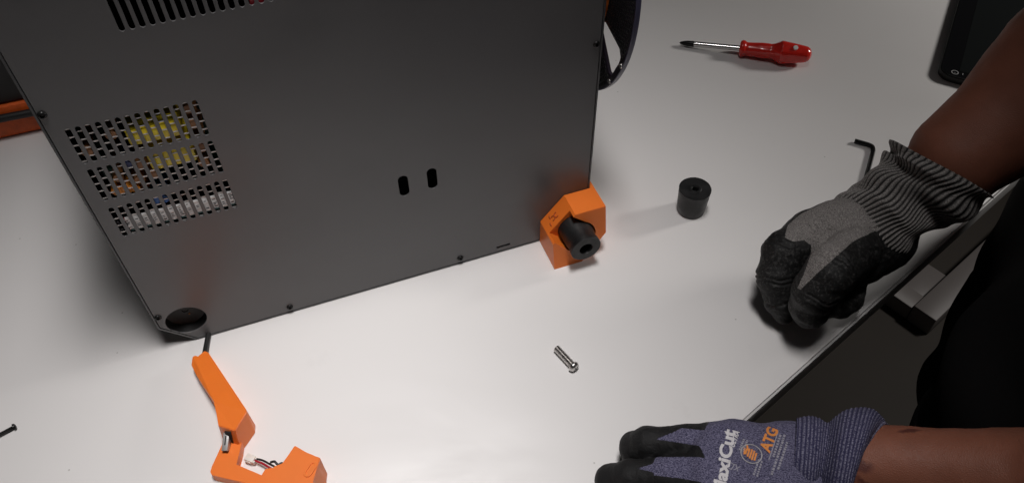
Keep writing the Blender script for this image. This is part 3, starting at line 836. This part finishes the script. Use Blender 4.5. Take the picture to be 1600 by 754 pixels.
BLUE_KNIT = [[[0.1563, 0.3133, 0.06], [0.1441, 0.296, 0.06], [0.1274, 0.2984, 0.06], [0.1186, 0.2942, 0.06], [0.1054, 0.2896, 0.06], [0.1139, 0.2884, 0.06], [0.1382, 0.2834, 0.06],
  [0.1399, 0.2792, 0.06], [0.1413, 0.273, 0.06], [0.1368, 0.2746, 0.06], [0.1046, 0.275, 0.06], [0.102, 0.2695, 0.06], [0.0893, 0.2661, 0.06], [0.1012, 0.263, 0.06],
  [0.1018, 0.2605, 0.06], [0.1193, 0.2583, 0.06], [0.1356, 0.2551, 0.06], [0.1328, 0.244, 0.06], [0.1031, 0.241, 0.06], [0.0887, 0.2351, 0.06], [0.1061, 0.2297, 0.06],
  [0.1331, 0.2285, 0.06], [0.1314, 0.2185, 0.06], [0.113, 0.2142, 0.06], [0.1118, 0.2062, 0.06], [0.1335, 0.2042, 0.06], [0.1436, 0.1878, 0.06], [0.2637, 0.1864, 0.06],
  [0.3065, 0.3169, 0.06]]]
CUFF_B = [[0.2088, 0.2751, 0.054, 0.0298], [0.2168, 0.274, 0.055, 0.0319], [0.2239, 0.2729, 0.056, 0.0315], [0.2291, 0.2718, 0.057, 0.0278], [0.2328, 0.2708, 0.058, 0.032],
 [0.2384, 0.2693, 0.06, 0.0383], [0.2468, 0.2682, 0.061, 0.0405], [0.2543, 0.2676, 0.062, 0.039], [0.2586, 0.2675, 0.062, 0.0338], [0.259, 0.2675, 0.062, 0.0291]]
ARM_B = [[0.2302, 0.2698, 0.058, 0.022], [0.2477, 0.2681, 0.061, 0.0253], [0.2651, 0.2665, 0.064, 0.027], [0.3044, 0.2562, 0.074, 0.0282], [0.3489, 0.2406, 0.092, 0.0331],
 [0.3771, 0.2212, 0.12, 0.0387]]
TXT = {'atg0': [0.1846, 0.2701, 0.075],
 'atg1': [0.1951, 0.2879, 0.075],
 'cup0': [0.152, 0.2592, 0.075],
 'cup1': [0.1619, 0.2674, 0.075],
 'ln0': [0.1829, 0.2642, 0.075],
 'ln1': [0.195, 0.2874, 0.075],
 'maxi0': [0.1457, 0.2368, 0.075],
 'maxi1': [0.1634, 0.2878, 0.075],
 'ring': [0.1715, 0.2693, 0.075],
 'ul0': [0.1598, 0.274, 0.075],
 'ul1': [0.1665, 0.2867, 0.075]}

SH_R = tuple(te(.50, .22, .60)) + (.060,); SH_L = tuple(te(.08, .22, .60)) + (.060,)
person = empty('person', te(.29, .20, -.74))
tag(person, 'person in black clothes with two different work gloves leaning at the table edge', 'person')
PO = Vector(person.location)

SCARS = [(0.2444, 0.2561, -0.55, 0.011, 0.0042, (0.085, 0.022, 0.02)), (0.2495, 0.2432, -0.7, 0.016, 0.0022, (0.07, 0.018, 0.016)), (0.2821, 0.2769, 0.05, 0.01, 0.0025, (0.06, 0.014, 0.014))]
def skin_material():
    m = mat('brown_skin', (.235, .086, .052), .56, spec=.35, var=.28, vscale=34, sss=.08)
    nt = m.node_tree; N = nt.nodes; L = nt.links; b = N['Principled BSDF']
    src = b.inputs['Base Color'].links[0].from_socket
    tc = N.new('ShaderNodeTexCoord')
    nz = N.new('ShaderNodeTexNoise'); nz.inputs['Scale'].default_value = 160; L.new(tc.outputs['Object'], nz.inputs['Vector'])
    off = N.new('ShaderNodeVectorMath'); off.operation = 'MULTIPLY_ADD'; off.inputs[1].default_value = (.006, .006, .006)
    L.new(nz.outputs['Color'], off.inputs[0]); L.new(tc.outputs['Object'], off.inputs[2])
    for (cx, cy, ang, a_, b_, colr) in SCARS:
        mp = N.new('ShaderNodeMapping'); mp.vector_type = 'TEXTURE'
        mp.inputs['Location'].default_value = (cx - PO.x + .003, cy - PO.y + .003, .085 - PO.z); mp.inputs['Rotation'].default_value = (0, 0, ang); mp.inputs['Scale'].default_value = (a_, b_, .06)
        L.new(off.outputs[0], mp.inputs['Vector'])
        gr = N.new('ShaderNodeTexGradient'); gr.gradient_type = 'SPHERICAL'; L.new(mp.outputs[0], gr.inputs['Vector'])
        mr = N.new('ShaderNodeMapRange'); mr.inputs['From Max'].default_value = .55; mr.inputs['To Max'].default_value = .8; L.new(gr.outputs['Fac'], mr.inputs['Value'])
        mx = N.new('ShaderNodeMix'); mx.data_type = 'RGBA'; mx.inputs['B'].default_value = (*colr, 1)
        L.new(mr.outputs['Result'], mx.inputs['Factor']); L.new(src, mx.inputs['A']); src = mx.outputs['Result']
    L.new(src, b.inputs['Base Color'])
    v = N.new('ShaderNodeTexVoronoi'); v.inputs['Scale'].default_value = 700; v.feature = 'DISTANCE_TO_EDGE'
    L.new(tc.outputs['Object'], v.inputs['Vector'])
    n = N.new('ShaderNodeTexNoise'); n.inputs['Scale'].default_value = 90; n.inputs['Detail'].default_value = 6
    L.new(tc.outputs['Object'], n.inputs['Vector'])
    a = N.new('ShaderNodeMath'); a.operation = 'ADD'; L.new(v.outputs['Distance'], a.inputs[0]); L.new(n.outputs['Fac'], a.inputs[1])
    bp = N.new('ShaderNodeBump'); bp.inputs['Strength'].default_value = .45; bp.inputs['Distance'].default_value = .0008
    L.new(a.outputs[0], bp.inputs['Height']); L.new(bp.outputs['Normal'], b.inputs['Normal'])
    return m
SKIN = skin_material()

# body: torso core and both arms as one surface
EL_R = ARM_G[-1]; EL_L = ARM_B[-1]
torso = [tuple(te(.29, .22, -.05)) + (.105,), tuple(te(.29, .24, .30)) + (.115,), tuple(te(.29, .23, .56)) + (.10,)]
neck = [tuple(te(.29, .23, .60)) + (.06,), tuple(te(.29, .20, .72)) + (.055,)]
upR = [SH_R, EL_R[:3] + [.046]] if isinstance(EL_R, list) else [SH_R, tuple(EL_R[:3]) + (.046,)]
upL = [SH_L, list(EL_L[:3]) + [.042]]
shl = [SH_L, SH_R]
def f_body(P):
    d = sd_chain(P, torso)
    d = smin(d, sd_chain(P, shl), .05); d = smin(d, sd_chain(P, neck), .04)
    d = smin(d, sd_chain(P, upR), .03); d = smin(d, sd_chain(P, upL), .03)
    d = smin(d, sd_chain(P, ARM_G), .012); d = smin(d, sd_chain(P, ARM_B), .012)
    return d
V, F, G = surface_nets(f_body, (.10, .05, -.18), (.98, .86, .80), .0075)
V = V + G * np.array([.0016 * noise.fractal(Vector(q) * 24, 1.0, 2.0, 3) for q in V.tolist()])[:, None]
body_o = np_obj('body', V - np.array(PO), F, SKIN, person)

# clothes: shirt and trousers
def cl(s_, d_, z_, r): return tuple(te(s_, d_, z_)) + (r,)
hipA = [cl(.215, .205, -.22, .115), cl(.215, .200, .02, .122), cl(.22, .235, .30, .118), cl(.20, .235, .52, .105)]
hipB = [cl(.395, .150, -.22, .115), cl(.395, .150, .02, .122), cl(.39, .215, .30, .118), cl(.40, .225, .52, .105)]
legA = [cl(.215, .205, -.10, .110), cl(.20, .23, -.40, .078), cl(.19, .26, -.72, .065)]
legB = [cl(.395, .150, -.10, .110), cl(.41, .20, -.40, .078), cl(.42, .25, -.72, .065)]
def lerp4(a, b, t): return tuple(a[i] + (b[i] - a[i]) * t for i in range(4))
slR = [tuple(SH_R[:3]) + (.078,), lerp4(tuple(SH_R[:3]) + (.078,), tuple(EL_R[:3]) + (.066,), .62)]
slL = [tuple(SH_L[:3]) + (.078,), lerp4(tuple(SH_L[:3]) + (.078,), tuple(EL_L[:3]) + (.062,), .55)]
def wob(P, a=.004):
    return a * (np.sin(P[:, 0] * 31 + P[:, 2] * 17) * np.sin(P[:, 1] * 27 - P[:, 2] * 23) + .5 * np.sin(P[:, 2] * 61 + P[:, 0] * 40))
def f_shirt(P):
    d = smin(sd_chain(P, hipA, .05), sd_chain(P, hipB, .05), .06)
    d = smin(d, sd_chain(P, [tuple(SH_L[:3]) + (.085,), tuple(SH_R[:3]) + (.085,)]), .05)
    d = smin(d, sd_chain(P, slR), .03); d = smin(d, sd_chain(P, slL), .03)
    d = np.maximum(d + wob(P), -.10 - P[:, 2])
    return d
V, F, G = surface_nets(f_shirt, (.16, .02, -.13), (1.0, .86, .76), .010)
np_obj('shirt', V - np.array(PO), F, M['cloth'], person)
def f_trousers(P):
    d = smin(sd_chain(P, hipA[:2], .05), sd_chain(P, hipB[:2], .05), .06)
    d = smin(d, smin(sd_chain(P, legA), sd_chain(P, legB), .03), .05)
    d = np.maximum(d + .004 + wob(P), P[:, 2] + .085)
    return np.maximum(d, -.739 - P[:, 2])
V, F, G = surface_nets(f_trousers, (.16, .02, -.76), (.85, .76, -.06), .012)
np_obj('trousers', V - np.array(PO), F, M['cloth'], person)

# ---- gloves
def glove_material(name, knit_a, knit_b, coat_a, coat_b, kscale, coat_rough, line=0.0):
    m = bpy.data.materials.new(name); m.use_nodes = True
    nt = m.node_tree; N = nt.nodes; L = nt.links; b = N['Principled BSDF']
    tc = N.new('ShaderNodeTexCoord')
    at = N.new('ShaderNodeAttribute'); at.attribute_name = 'knit'
    kn = N.new('ShaderNodeTexNoise'); kn.inputs['Scale'].default_value = kscale; kn.inputs['Detail'].default_value = 3; kn.inputs['Roughness'].default_value = .7
    mp = N.new('ShaderNodeMapping'); mp.inputs['Rotation'].default_value = (0, 0, .7); mp.inputs['Scale'].default_value = (1, 2.2, 1)
    L.new(tc.outputs['Object'], mp.inputs['Vector']); L.new(mp.outputs[0], kn.inputs['Vector'])
    kr = N.new('ShaderNodeValToRGB'); kr.color_ramp.elements[0].position = .40; kr.color_ramp.elements[1].position = .62
    kr.color_ramp.elements[0].color = (*knit_a, 1); kr.color_ramp.elements[1].color = (*knit_b, 1)
    L.new(kn.outputs['Fac'], kr.inputs['Fac'])
    cn = N.new('ShaderNodeTexNoise'); cn.inputs['Scale'].default_value = 420; cn.inputs['Detail'].default_value = 6; cn.inputs['Roughness'].default_value = .75
    L.new(tc.outputs['Object'], cn.inputs['Vector'])
    cr = N.new('ShaderNodeValToRGB'); cr.color_ramp.elements[0].position = .52; cr.color_ramp.elements[1].position = .73
    cr.color_ramp.elements[0].color = (*coat_a, 1); cr.color_ramp.elements[1].color = (*coat_b, 1)
    L.new(cn.outputs['Fac'], cr.inputs['Fac'])
    # frayed boundary between knit and coating
    fn = N.new('ShaderNodeTexNoise'); fn.inputs['Scale'].default_value = 700; L.new(tc.outputs['Object'], fn.inputs['Vector'])
    ad = N.new('ShaderNodeMath'); ad.operation = 'MULTIPLY_ADD'; ad.inputs[1].default_value = .5; L.new(fn.outputs['Fac'], ad.inputs[0]); L.new(at.outputs['Fac'], ad.inputs[2])
    rm = N.new('ShaderNodeMapRange'); rm.inputs['From Min'].default_value = .68; rm.inputs['From Max'].default_value = .82; L.new(ad.outputs[0], rm.inputs['Value'])
    mx = N.new('ShaderNodeMix'); mx.data_type = 'RGBA'; L.new(rm.outputs['Result'], mx.inputs['Factor'])
    L.new(cr.outputs['Color'], mx.inputs['A']); L.new(kr.outputs['Color'], mx.inputs['B']); L.new(mx.outputs['Result'], b.inputs['Base Color'])
    rr = N.new('ShaderNodeMapRange'); rr.inputs['To Min'].default_value = coat_rough; rr.inputs['To Max'].default_value = .95; L.new(rm.outputs['Result'], rr.inputs['Value'])
    L.new(rr.outputs['Result'], b.inputs['Roughness']); b.inputs['Specular IOR Level'].default_value = .35
    wr = N.new('ShaderNodeTexNoise'); wr.inputs['Scale'].default_value = 130; wr.inputs['Detail'].default_value = 6; wr.inputs['Distortion'].default_value = .8
    L.new(tc.outputs['Object'], wr.inputs['Vector'])
    h = N.new('ShaderNodeMath'); h.operation = 'MULTIPLY_ADD'; h.inputs[1].default_value = .35; L.new(kn.outputs['Fac'], h.inputs[0]); L.new(wr.outputs['Fac'], h.inputs[2])
    h2 = N.new('ShaderNodeMath'); h2.operation = 'MULTIPLY_ADD'; h2.inputs[1].default_value = -.6; L.new(rm.outputs['Result'], h2.inputs[0]); L.new(h.outputs[0], h2.inputs[2])
    bp = N.new('ShaderNodeBump'); bp.inputs['Strength'].default_value = .75; bp.inputs['Distance'].default_value = .0014
    L.new(h2.outputs[0], bp.inputs['Height']); L.new(bp.outputs['Normal'], b.inputs['Normal'])
    return m

def rib_material(name, hi_a, hi_b, lo, kscale):
    m = bpy.data.materials.new(name); m.use_nodes = True
    nt = m.node_tree; N = nt.nodes; L = nt.links; b = N['Principled BSDF']
    tc = N.new('ShaderNodeTexCoord')
    at = N.new('ShaderNodeAttribute'); at.attribute_name = 'rib'
    n = N.new('ShaderNodeTexNoise'); n.inputs['Scale'].default_value = kscale; n.inputs['Detail'].default_value = 3; L.new(tc.outputs['Object'], n.inputs['Vector'])
    cr = N.new('ShaderNodeValToRGB'); cr.color_ramp.elements[0].position = .38; cr.color_ramp.elements[1].position = .64
    cr.color_ramp.elements[0].color = (*hi_a, 1); cr.color_ramp.elements[1].color = (*hi_b, 1); L.new(n.outputs['Fac'], cr.inputs['Fac'])
    mx = N.new('ShaderNodeMix'); mx.data_type = 'RGBA'; mx.inputs['A'].default_value = (*lo, 1); L.new(at.outputs['Fac'], mx.inputs['Factor']); L.new(cr.outputs['Color'], mx.inputs['B'])
    L.new(mx.outputs['Result'], b.inputs['Base Color']); b.inputs['Roughness'].default_value = .95; b.inputs['Specular IOR Level'].default_value = .2
    bp = N.new('ShaderNodeBump'); bp.inputs['Strength'].default_value = .6; bp.inputs['Distance'].default_value = .0006; L.new(n.outputs['Fac'], bp.inputs['Height']); L.new(bp.outputs['Normal'], b.inputs['Normal'])
    return m

def hand_sdf(D, k_in, k_out, pads=()):
    names = list(D)
    def f(P):
        d = None
        for nme in names:
            q = sd_chain(P, D[nme], .004)
            d = q if d is None else smin(d, q, k_out.get(nme, .006))
        return np.maximum(d, -(P[:, 2] - .0006))
    return f

def plane_basis(d):
    d = np.array(d); a = np.cross(d, [0, 0, 1.]); a /= np.linalg.norm(a); return a, np.cross(a, d)

def project_poly(poly, d):
    a, b = plane_basis(d); return [(np.dot(q, a), np.dot(q, b)) for q in poly]

def build_hand(name, D, kout, d, polys, m, label, lo, hi, res=.0012, wrinkle=.0008, creases=()):
    f = hand_sdf(D, 0, kout)
    V, F, G = surface_nets(f, lo, hi, res)
    nv = np.array([noise.fractal(Vector(q) * 75, 1.0, 2.0, 4) for q in V.tolist()])
    nw = np.array([noise.noise(Vector((q[0] * 60, q[1] * 160, q[2] * 160))) for q in V.tolist()])
    dsp = nv * wrinkle + nw * wrinkle * .6
    for (nm, i, offs) in creases:                    # folds across a finger at its joints
        c = np.array(D[nm][i][:3]); ax = np.array(D[nm][i + 1][:3]) - np.array(D[nm][i - 1][:3]); ax /= np.linalg.norm(ax)
        rel = V - c; al = rel @ ax + .0012 * np.sin(V[:, 0] * 260) ; rad = np.linalg.norm(rel - al[:, None] * ax, axis=1)
        for o_ in offs:
            dsp -= .0013 * np.exp(-((al - o_) / .0013) ** 2) * (rad < D[nm][i][3] * 1.25) * (np.abs(al) < .016)
    V = V + G * dsp[:, None]
    V[:, 2] = np.maximum(V[:, 2], .0004)
    a, b = plane_basis(d)
    Q = np.stack([V @ a, V @ b], 1)
    sd_ = np.min([poly_sd(Q, project_poly(pl, d)) for pl in polys], axis=0)
    mask = np.clip(.5 - sd_ / .0024, 0, 1)
    facing = -(G @ np.array(d))
    mask *= np.clip((facing + .15) / .2, 0, 1)
    o = np_obj(name, V - np.array(PO), F, m, person)
    attr(o, 'knit', mask)
    if label: o['label'] = label
    return o, V, F

def cuff(name, st, ribs, m, parent, axial=False, tilt=None, far=(0, 1, 0), straight=False, fold=.002, nring=90, thick=.0025, wav=.12, seg=None, lines=0, top_dark=0):
    S = np.array(st, float); n = len(S)
    seg = seg or ribs * 8
    def cat(t):
        x = t * (n - 1); i = min(int(x), n - 2); u = x - i
        a, b_, c, e = S[max(i - 1, 0)], S[i], S[i + 1], S[min(i + 2, n - 1)]
        return .5 * (2 * b_ + (c - a) * u + (2 * a - 5 * b_ + 4 * c - e) * u * u + (3 * b_ - a - 3 * c + e) * u ** 3)
    V = []; R = []; rings = 0
    ts = [k / (nring - 1) for k in range(nring)]
    sched = [(t, 0.0) for t in ts] + [(1.004, .3), (1.004, .75), (.995, 1.0), (.9, 1.25), (.75, 1.3)]
    for (t, inn) in sched:
        tt = min(t, 1.0)
        c = cat(tt); tan = cat(min(tt + .01, 1)) - cat(max(tt - .01, 0)); tan = (S[-1] - S[0]) if straight else tan; tan = tan[:3] / np.linalg.norm(tan[:3])
        x = np.array(far, float); x -= tan * (x @ tan); x /= np.linalg.norm(x); y = np.cross(tan, x)
        for k in range(seg):
            a = 2 * math.pi * k / seg
            w = wav * (math.sin(5.1 * tt + 2 * a) + .6 * math.sin(9.3 * tt - 3 * a + 1.0)) * math.sin(math.pi * min(tt * 1.05, 1)) ** .5
            if axial:
                ph = math.cos(2 * math.pi * lines * tt)
                rb = .5 + .5 * ph
            else:
                ph = math.cos(ribs * (a + w)); rb = min(1, max(0, .72 + .75 * ph))
            fo = fold * (math.sin(2 * math.pi * 1.9 * tt + 1.3 * math.sin(a) + 2 * a) + .7 * math.sin(2 * math.pi * 3.2 * tt - a * 3 + 2)) * min(1, tt * 4)
            base = c[3] if inn < .9 else min(c[3], cat(1.0)[3])
            r = base + fo + (.00026 if axial else .0008) * ph * (1 if inn < .2 else .3) - inn * thick
            ax = 0.0
            if tilt: ax = np.interp(tt, tilt[0], tilt[1]) * math.cos(a)
            V.append(c[:3] + tan * (ax + (t - tt) * .2) + r * (math.cos(a) * x + math.sin(a) * y)); R.append(rb)
        rings += 1
    V = np.array(V); V[:, 2] = np.maximum(V[:, 2], .0012)
    F = []
    for i in range(rings - 1):
        k = np.arange(seg); k2 = (k + 1) % seg
        F.append(np.stack([i * seg + k, i * seg + k2, (i + 1) * seg + k2, (i + 1) * seg + k], 1))
    o = np_obj(name, V - np.array(PO), np.concatenate(F), m, parent)
    attr(o, 'rib', R)
    return o

MG = glove_material('grey_glove', (.058, .053, .050), (.38, .355, .34), (.0060, .0060, .0060), (.10, .097, .094), 1050, .56)
gg, gv, gf = build_hand('glove', GREY, dict(palm=.02, heel=.018, index=.006, thumb=.006, middle=.005, ring=.005, pinky=.004), GREY_DIR, [GREY_KNIT], MG,
                    'grey knit glove with black coated fingers, loosely closed', (.20, .36, -.002), (.46, .66, .16), .0012, .0009,
                    [('index', 1, (-.004, .0, .004)), ('index', 2, (.0, .004)), ('index', 3, (-.002,)), ('thumb', 2, (-.003, .001, .005)), ('thumb', 1, (-.006, 0, .006))])
cuff('cuff', CUFF_G, 52, rib_material('grey_rib', (.11, .104, .10), (.34, .32, .305), (.010, .010, .010), 1200), gg, fold=.0030, wav=.11, far=(-.64, .77, 0), tilt=([0, .5, 1.0], [0, -.003, -.011]))

MB_ = glove_material('blue_glove', (.020, .019, .052), (.20, .19, .29), (.0075, .0075, .0080), (.013, .013, .014), 850, .62)
bg_, bv, bf = build_hand('glove', BLUE, dict(palm=.02, palm2=.02, index=.006, middle=.005, ring=.005, pinky=.005, thumb=.006, knuckle=.004), BLUE_DIR, BLUE_KNIT, MB_,
                    'blue knit glove with black fingertips and printed back, lying flat', (.04, .14, -.002), (.33, .42, .12), .0012, .0004)
cuff('cuff', CUFF_B, 60, rib_material('blue_rib', (.034, .032, .080), (.26, .255, .35), (.030, .028, .072), 1000), bg_, axial=True, lines=27, fold=.0006, nring=170, seg=180,
     tilt=([0, .33, .5, .8, 1.0], [.004, .006, .009, .015, .018]), far=(0, 1, -.25), wav=0, straight=True)

# ---- print on the back of the blue glove
bvh = BVHTree.FromPolygons([Vector(q) for q in bv.tolist()], [tuple(q) for q in bf.tolist()])
def drape(bm, o0, ex, ey, lift=.0006):
    for _ in range(3):
        es = [e for e in bm.edges if e.calc_length() > .0016]
        if not es: break
        bmesh.ops.subdivide_edges(bm, edges=es, cuts=1)
        bmesh.ops.triangulate(bm, faces=bm.faces)
    dv = Vector(BLUE_DIR)
    for v in bm.verts:
        q = o0 + ex * v.co.x + ey * v.co.y
        hit = bvh.ray_cast(q - dv * .3, dv)
        if hit[0] is not None:
            v.co = hit[0] - dv * lift - PO
        else:
            v.co = q - PO
def text_bm(txt, size, bold=0.0, shear=0.0, sp=1.0):
    cu = bpy.data.curves.new('t', 'FONT'); cu.body = txt; cu.size = size; cu.offset = bold; cu.shear = shear; cu.space_character = sp; cu.resolution_u = 3
    o = bpy.data.objects.new('t', cu); COL.objects.link(o)
    dg = bpy.context.evaluated_depsgraph_get(); me = bpy.data.meshes.new_from_object(o.evaluated_get(dg))
    bm = bmesh.new(); bm.from_mesh(me); bpy.data.objects.remove(o); bpy.data.curves.remove(cu); bpy.data.meshes.remove(me)
    return bm
PW = mat('print_white', (.62, .60, .62), .8, var=.2, vscale=500); PG_ = mat('print_grey', (.30, .29, .34), .85, var=.3, vscale=500); PO_ = mat('print_orange', (.72, .26, .06), .8, var=.15, vscale=400)
def put_text(txt, a, b_, m, bold=0.0, shear=0.0, ys=1.0):
    A = Vector(TXT[a]); B = Vector(TXT[b_]); L_ = (B - A).length; ex = (B - A).normalized(); ey = Vector((-ex.y, ex.x, 0))
    bm = text_bm(txt, .01, bold, shear); w = max(v.co.x for v in bm.verts); k = L_ / w
    bmesh.ops.scale(bm, vec=(k, k * ys, 1), verts=bm.verts)
    drape(bm, A, ex, ey); return obj('printed_lettering', bm, m, bg_, normals=False)
put_text('MaxiCut', 'maxi0', 'maxi1', PW, .0004, ys=.78)
put_text('ULTRA', 'ul0', 'ul1', PW, .0003, .3)
put_text('ATG', 'atg0', 'atg1', PO_, .0004)
ex = (Vector(TXT['atg1']) - Vector(TXT['atg0'])).normalized(); ey = Vector((-ex.y, ex.x, 0)); rc = Vector(TXT['ring'])
bm = plate_mesh([circle_loop(0, 0, .0078, 40), circle_loop(0, 0, .0070, 40)], .0001); bmesh.ops.delete(bm, geom=[f for f in bm.faces if abs(f.normal.z) < .5], context='FACES_ONLY'); drape(bm, rc, ex, ey); obj('printed_ring', bm, PW, bg_, normals=False)
bm = bmesh.new()
def bar(bm, x0, y0, x1, y1, w):
    dx, dy = x1 - x0, y1 - y0; l = math.hypot(dx, dy); nx, ny = -dy / l * w / 2, dx / l * w / 2
    bm.faces.new([bm.verts.new((x0 + nx, y0 + ny, 0)), bm.verts.new((x0 - nx, y0 - ny, 0)), bm.verts.new((x1 - nx, y1 - ny, 0)), bm.verts.new((x1 + nx, y1 + ny, 0))])
for k, (a0, a1) in enumerate(((-.0050, .0030), (-.0056, .0042), (-.0052, .0046), (-.0044, .0040), (-.0030, .0026))):   # hand emblem: fingers
    y = -.0036 + k * .0018; bar(bm, a0 * .8, y, a1 * .8, y + .0006, .00125)
bar(bm, .0010, .0030, .0052, .0050, .0013); bar(bm, -.0030, .0044, .0022, .0058, .0011)
drape(bm, rc, ex, ey); obj('printed_emblem', bm, PO_, bg_, normals=False)
bm = bmesh.new(); lv = Vector(TXT['ln1']) - Vector(TXT['ln0']); bar(bm, 0, 0, lv.length, 0, .0007)
for j, (off, st_, en_) in enumerate(((-.0022, .004, .022), (-.0048, -.010, .024), (-.0078, -.004, .020), (.0040, -.016, -.003), (.0064, -.016, -.004))):
    x = st_
    while x < en_:
        w = random.uniform(.0009, .0022); bar(bm, x, off, x + w, off + random.uniform(-.0002, .0002), .0015 if j < 3 else .0012); x += w + random.uniform(.0004, .0009)
drape(bm, Vector(TXT['ln0']), lv.normalized(), Vector((-lv.normalized().y, lv.normalized().x, 0))); obj('printed_small_lines', bm, PG_, bg_, normals=False)
bm = bmesh.new(); a0 = Vector(TXT['ul0'])
for j, off in enumerate((-.0040, -.0064)):
    x = .0005
    while x < .0105: w = random.uniform(.0008, .0016); bar(bm, x, off, x + w, off, .0014); x += w + .0005
drape(bm, a0, ex, ey); obj('printed_small_lines', bm, PG_, bg_, normals=False)
bm = bmesh.new(); c0 = Vector(TXT['cup0'])                      # food-safe glass and fork symbol
for (x0, y0, x1, y1) in ((0, 0, .0052, .0006), (0, 0, -.0002, -.0034), (-.0002, -.0034, .0050, -.0040), (.0004, -.0050, .0052, -.0082), (.0008, -.0078, .0056, -.0046), (.0052, .0006, .0042, -.0040)): bar(bm, x0, y0, x1, y1, .0006)
drape(bm, c0, ex, ey); obj('printed_symbol', bm, PG_, bg_, normals=False)
